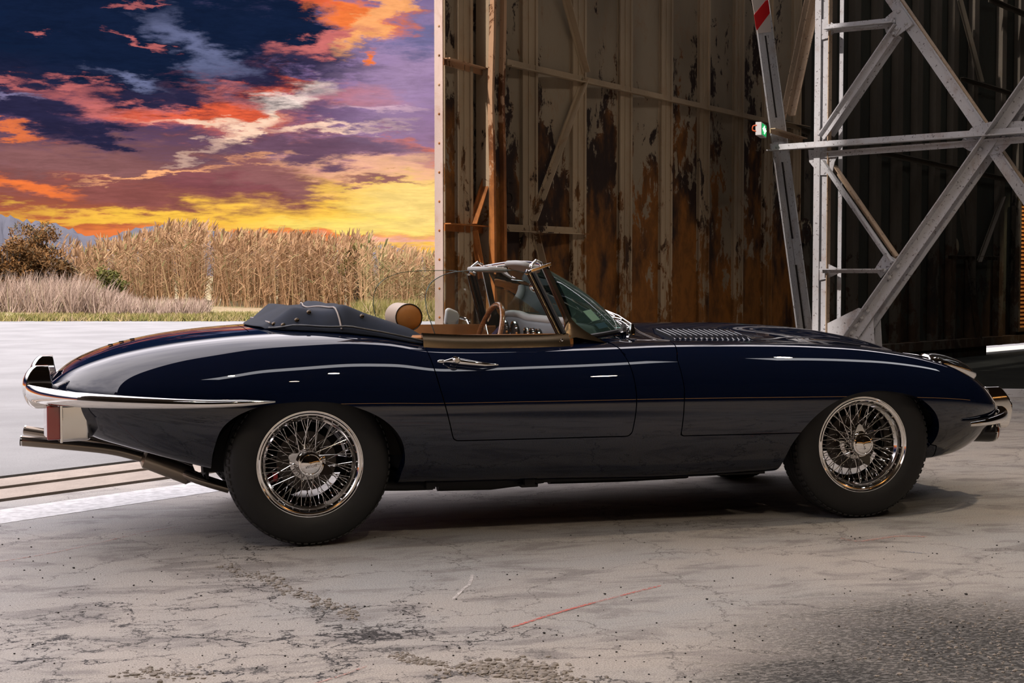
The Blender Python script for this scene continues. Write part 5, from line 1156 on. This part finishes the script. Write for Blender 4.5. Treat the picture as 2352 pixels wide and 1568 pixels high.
mb = MB(); mb.ell((1.15, 0, 1.015), (.022, .095, .028), 20, 10, Matrix.Rotation(-.35, 3, 'Y')); mb.build('rear_view_mirror', M['chrome'], car, True)
# wipers parked on the screen
for k, (y0, y1) in enumerate(((-.38, -.06), (.0, .32), (.34, .56))):
    p0 = base_pt(y0)+Vector((.055, 0, .0)); p1 = base_pt(y1).lerp(head_pt(y1*.8), .20)+Vector((.030, 0, .018)); mb = MB()
    mb.lathe([(.001, .03), (.009, .028), (.012, .012), (.016, .0), (.016, -.02)], 16, Matrix.Translation(p0)); mb.tube([p0+Vector((0, 0, .028)), p0.lerp(p1, .5)+Vector((.008, 0, .018)), p1], .0035, 6)
    w_ = mb.build('wiper', M['chrome'], car, True)
    q0 = base_pt(y1-.16).lerp(head_pt(y1*.8), .13)+Vector((.025, 0, .013)); q1 = base_pt(y1+.06).lerp(head_pt(y1*.8), .30)+Vector((.025, 0, .016)); mb = MB(); mb.tube([q0, p1, q1], .003, 6); mb.build('wiper_blade', M['chrome'], w_, True)
# papers behind the screen
for (y, t, wd_, h_, m_, nm) in ((-.50, .20, .055, .060, 'paper', 'screen_sticker'), (-.50, .09, .060, .028, 'blue_paper', 'screen_sticker')):
    a = base_pt(y).lerp(head_pt(y*.82), t); b = base_pt(y+.07).lerp(head_pt((y+.07)*.82), t); u_ = (base_pt(y).lerp(head_pt(y*.82), t+.1)-a).normalized()
    inn_ = Vector((-.003, .002, -.004)); mb = MB(); mb.prism([a+inn_, b+inn_, b+inn_+u_*h_, a+inn_+u_*h_], (-.001, 0, -.001)); mb.build(nm, M[m_], ws)
# ------------------------------------------------------------------ cabin
mb = MB(); P_ = []
cabp = [(x*.985+.008, y*.985) for x, y in cock]
for z in (.80, .62, .34): P_.append([(x, y, z) for x, y in cabp])
mb.grid(P_, wrap=True); mb.add([(x, y, .34) for x, y in cabp], [tuple(range(len(cabp)))]); mb.build('cabin_lining', mat('cabin_lining', (.035, .028, .022), .8), car)
for s in (-1, 1):
    mb = MB(); rows = []
    for x in np.linspace(.42, 1.12, 9): rows.append([(x, s*.632, .818), (x, s*.612, .828), (x, s*.596, .815), (x, s*.590, .70), (x, s*.585, .45), (x, s*.632, .45)])
    mb.grid(rows, wrap=True); mb.f.append(tuple(range(6))); mb.f.append(tuple(48+i for i in range(6))); mb.build('door_card', M['tan'], doors[0 if s < 0 else 1], True, 50)
    yc = s*.32                                                          # seat: cushion, back with rolled top
    seat = MB(); rows = []
    for k in range(11):
        t = k/10; y = yc-.21+.42*t; b_ = .02*abs(2*t-1)**4
        rows.append([(.52, y, .40), (.50, y, .52-b_), (.62, y, .545-b_), (.90, y, .56-b_), (.95, y, .53-b_), (.95, y, .40)])
    seat.grid(rows, wrap=True); seat.f.append(tuple(range(6))); seat.f.append(tuple(60+i for i in range(6))); st0 = seat.build('seat', M['tan'], car, True, 60)
    mb = MB(); rows = []
    for k in range(11):
        t = k/10; y = yc-.21+.42*t; b_ = .03*abs(2*t-1)**4
        rows.append([(.50, y, .46), (.40, y, .78-b_), (.365, y, .815-b_), (.33, y, .80-b_), (.34, y, .70), (.44, y, .42)])
    mb.grid(rows, wrap=True); mb.f.append(tuple(range(6))); mb.f.append(tuple(60+i for i in range(6))); mb.build('seat_back', M['tan'], st0, True, 60)
# one round bolster headrest on the near seat
hc = Vector((.462, -.42, .895)); Mh = Matrix.Translation(hc) @ Matrix.Rotation(-PI/2, 4, 'X') @ Matrix.Rotation(0, 4, 'Z')
mb = MB(); mb.lathe([(.050, .245), (.056, .240), (.058, .228), (.058, .012), (.0565, .0)], 40, Mh); hr = mb.build('headrest', M['tan_pale'], car, True, 60)
mb = MB(); mb.lathe([(.001, -.010), (.030, -.008), (.050, -.002), (.0555, .003)], 40, Mh); mb.build('headrest_cap', M['tan'], hr, True, label='orange tan leather end cap')
mb = MB(); mb.tube([hc+Vector((.0565*math.cos(a), -.0005, .0565*math.sin(a))) for a in np.linspace(0, 2*PI, 41)], .0022, 6, cap=False); mb.build('headrest_piping', M['dark_trim'], hr, True)
mb = MB(); mb.tube([hc+Vector((0, .12, -.05)), hc+Vector((-.05, .12, -.14))], .008, 8); mb.build('headrest_post', M['chrome'], hr, True)
# dashboard
mb = MB(); rows = []
for y in np.linspace(-.555, .555, 25):
    bi = .012*math.exp(-((y-.34)/.16)**4); r = .018
    xf_ = min(1.34, base_pt(y).x-.05); xm_ = lambda v: min(v, xf_-.002*(1.4-v)*10); rows.append([(1.10 if abs(y) > .5 else 1.16, y, .66), (xm_(1.135), y, .80), (xm_(1.128), y, .846+bi), (xm_(1.145), y, .864+bi), (xm_(1.20), y, .868+bi-.02*(abs(y)/.55)**8), (xm_(1.27), y, .858+bi-.03*(abs(y)/.55)**8), (xf_, y, .80), (xf_, y, .66)])
mb.grid(rows, wrap=True); mb.f.append(tuple(range(8))); mb.f.append(tuple(24*8+i for i in range(8))); db = mb.build('dashboard', M['dash'], car, True, 60)
mb = MB(); mb.tube([(1.150, y, .872 + (.012*math.exp(-((y-.34)/.16)**4))) for y in np.linspace(-.53, .53, 25)], .018, 12); mb.build('dash_roll', M['vinyl'], db, True)
for i, (y, r) in enumerate(((.44, .052), (.27, .052), (.06, .030), (-.03, .030), (-.12, .030))):
    Md = Matrix.Translation((1.128, y, .80)) @ Matrix.Rotation(-PI/2, 4, 'Y'); mb = MB(); mb.lathe([(.001, .004), (r*.86, .004), (r*.9, .010), (r, .012), (r*1.03, .0)], 28, Md); gg = mb.build('gauge', M['dark_trim'], db, True, 30)
    mb = MB(); mb.lathe([(r*.9, .011), (r, .014), (r*1.04, .006)], 28, Md); mb.build('gauge_ring', M['chrome'], gg, True)
# steering wheel
sc_ = Vector((1.005, .34, .748)); ax = Vector((-.955, 0, .30)).normalized(); Ms = onplane(sc_, Vector((0, 1, 0)), ax.cross(Vector((0, 1, 0)))); RS = .192
mb = MB(); mb.lathe([(RS+.013*math.cos(a), .013*math.sin(a)) for a in np.linspace(0, 2*PI, 13)[:-1]], 64, Ms, close=True); sw = mb.build('steering_wheel', M['wood'], car, True, 0)
mb = MB(); mb.lathe([(.001, .0), (.035, -.002), (.045, -.012), (.03, -.04)], 24, Ms)
for a in (PI/2+.0, PI*7/6, -PI/6):
    e_ = Vector((math.cos(a), math.sin(a), 0)); p_ = Vector((-math.sin(a), math.cos(a), 0)); mb.prism([Ms @ (e_*.03+p_*.022), Ms @ (e_*RS+p_*.012), Ms @ (e_*RS-p_*.012), Ms @ (e_*.03-p_*.022)], ax*-.003)
mb.build('spoke_plate', M['chrome'], sw, True, 30); mb = MB(); mb.tube([sc_, sc_-ax*.22], .022, 12); mb.build('steering_column', M['dark_trim'], sw, True)
# ------------------------------------------------------------------ folded hood under its cover
U_ = lambda x: np.interp(x, [-.13, -.08, 0, .10, .22, .35, .52], [.36, .46, .545, .598, .632, .650, .652])
def hood_z(x, a):
    y = a*U_(x); zb = top_hit(x, min(abs(y), U_(x)*.985))[0]; zb = zb.z if zb else .84; t = abs(a)
    crest = float(np.interp(x, [-.135, -.095, -.03, .0, .055, .125, .165, .182, .256, .354, .442, .507, .53], [.856, .876, .937, .936, .929, .932, .950, .946, .914, .881, .850, .812, .782]))
    hgt = max(0., crest-zb)
    if x > .18: mid_ = float(np.interp(x, [.18, .30, .42, .52], [1., .55, .2, .0]))
    else: mid_ = 1.
    edge = 1-max(0, (t-.80)/.20)**1.7; inner = float(sstep(K(t), .30, .78)); pf = edge*(mid_+(1-mid_)*inner)
    fold = -.010*math.exp(-((x-.085)/.055)**2)*math.cos(a*3.0)**2 + .003*math.sin(a*7+x*30)*min(1, hgt*18)*(1-t) - .010*math.exp(-((t-.62)/.10)**2)*math.exp(-((x-.24)/.06)**2)
    low = zb if (t > .86 or x < .2) else max(.79, zb-.03)
    return low + (crest-low)*pf*(1 if hgt > 0 else 0) + fold*edge*min(1, hgt*20) + .004
rows = []
for x in np.linspace(-.135, .52, 56): rows.append([(x + (.03*(1-abs(a))**2 if x < -.05 else 0)*0 - .045*(1-a*a)*max(0, 1-(x+.135)/.10), a*U_(x), hood_z(x, a)) for a in np.linspace(-1, 1, 61)])
mb = MB(); mb.grid(rows); hood = mb.build('hood_cover', M['cloth'], car, True, 0, fix=True); md = hood.modifiers.new('thick', 'SOLIDIFY'); md.thickness = .006; md.offset = -1; sd = hood.modifiers.new('sub', 'SUBSURF'); sd.levels = 1; sd.render_levels = 1
for s in (-1, 1):
    e = [(x, s*U_(x)*1.0, hood_z(x, .97)+.003) for x in np.linspace(-.12, .52, 24)]; mb = MB(); mb.tube([(a, s*(abs(b)+.003), c-.004) for a, b, c in e], .0042, 8); mb.build('hood_piping', M['dark_trim'], hood, True)
    for x, a in ((-.10, .93), (-.07, .97), (-.02, .95), (.03, .88), (.235, .90), (.495, .92)):
        c = Vector((x, s*a*U_(x), hood_z(x, a)+.006)); nn_ = Vector((-.2, s*.75, .6)).normalized(); mb = MB(); mb.lathe([(.001, .006), (.006, .005), (.0095, .001), (.0095, -.003)], 16, onplane(c, nn_.orthogonal(), nn_.cross(nn_.orthogonal()))); mb.build('snap_button', M['satin'], hood, True)
for pth in ([(.10 + .055*max(0, abs(a)-.3)**1.0*1.2, a) for a in np.linspace(-.99, .99, 41)],):
    mb = MB(); mb.tube([(x, a*U_(x), hood_z(x, a)+.005) for x, a in pth], .0036, 8); mb.build('seam_piping', M['piping'], hood, True)
mb = MB(); mb.tube([(-.115+.0*a, a*.40, hood_z(-.112, a*.9)+.006) for a in np.linspace(-.95, .95, 21)], .0035, 8); mb.build('seam_piping', M['piping'], hood, True)
# boot hinges peeping over the far edge, bolts
for x in (-.745, -.70, -.655):
    p = surf_pt(x, .02, .003); mb = MB(); mb.bar(p+Vector((-.010, 0, 0)), p+Vector((.010, 0, .003)), .02, .006); mb.build('boot_hinge', M['dark_trim'], bootlid, bevel=.002)
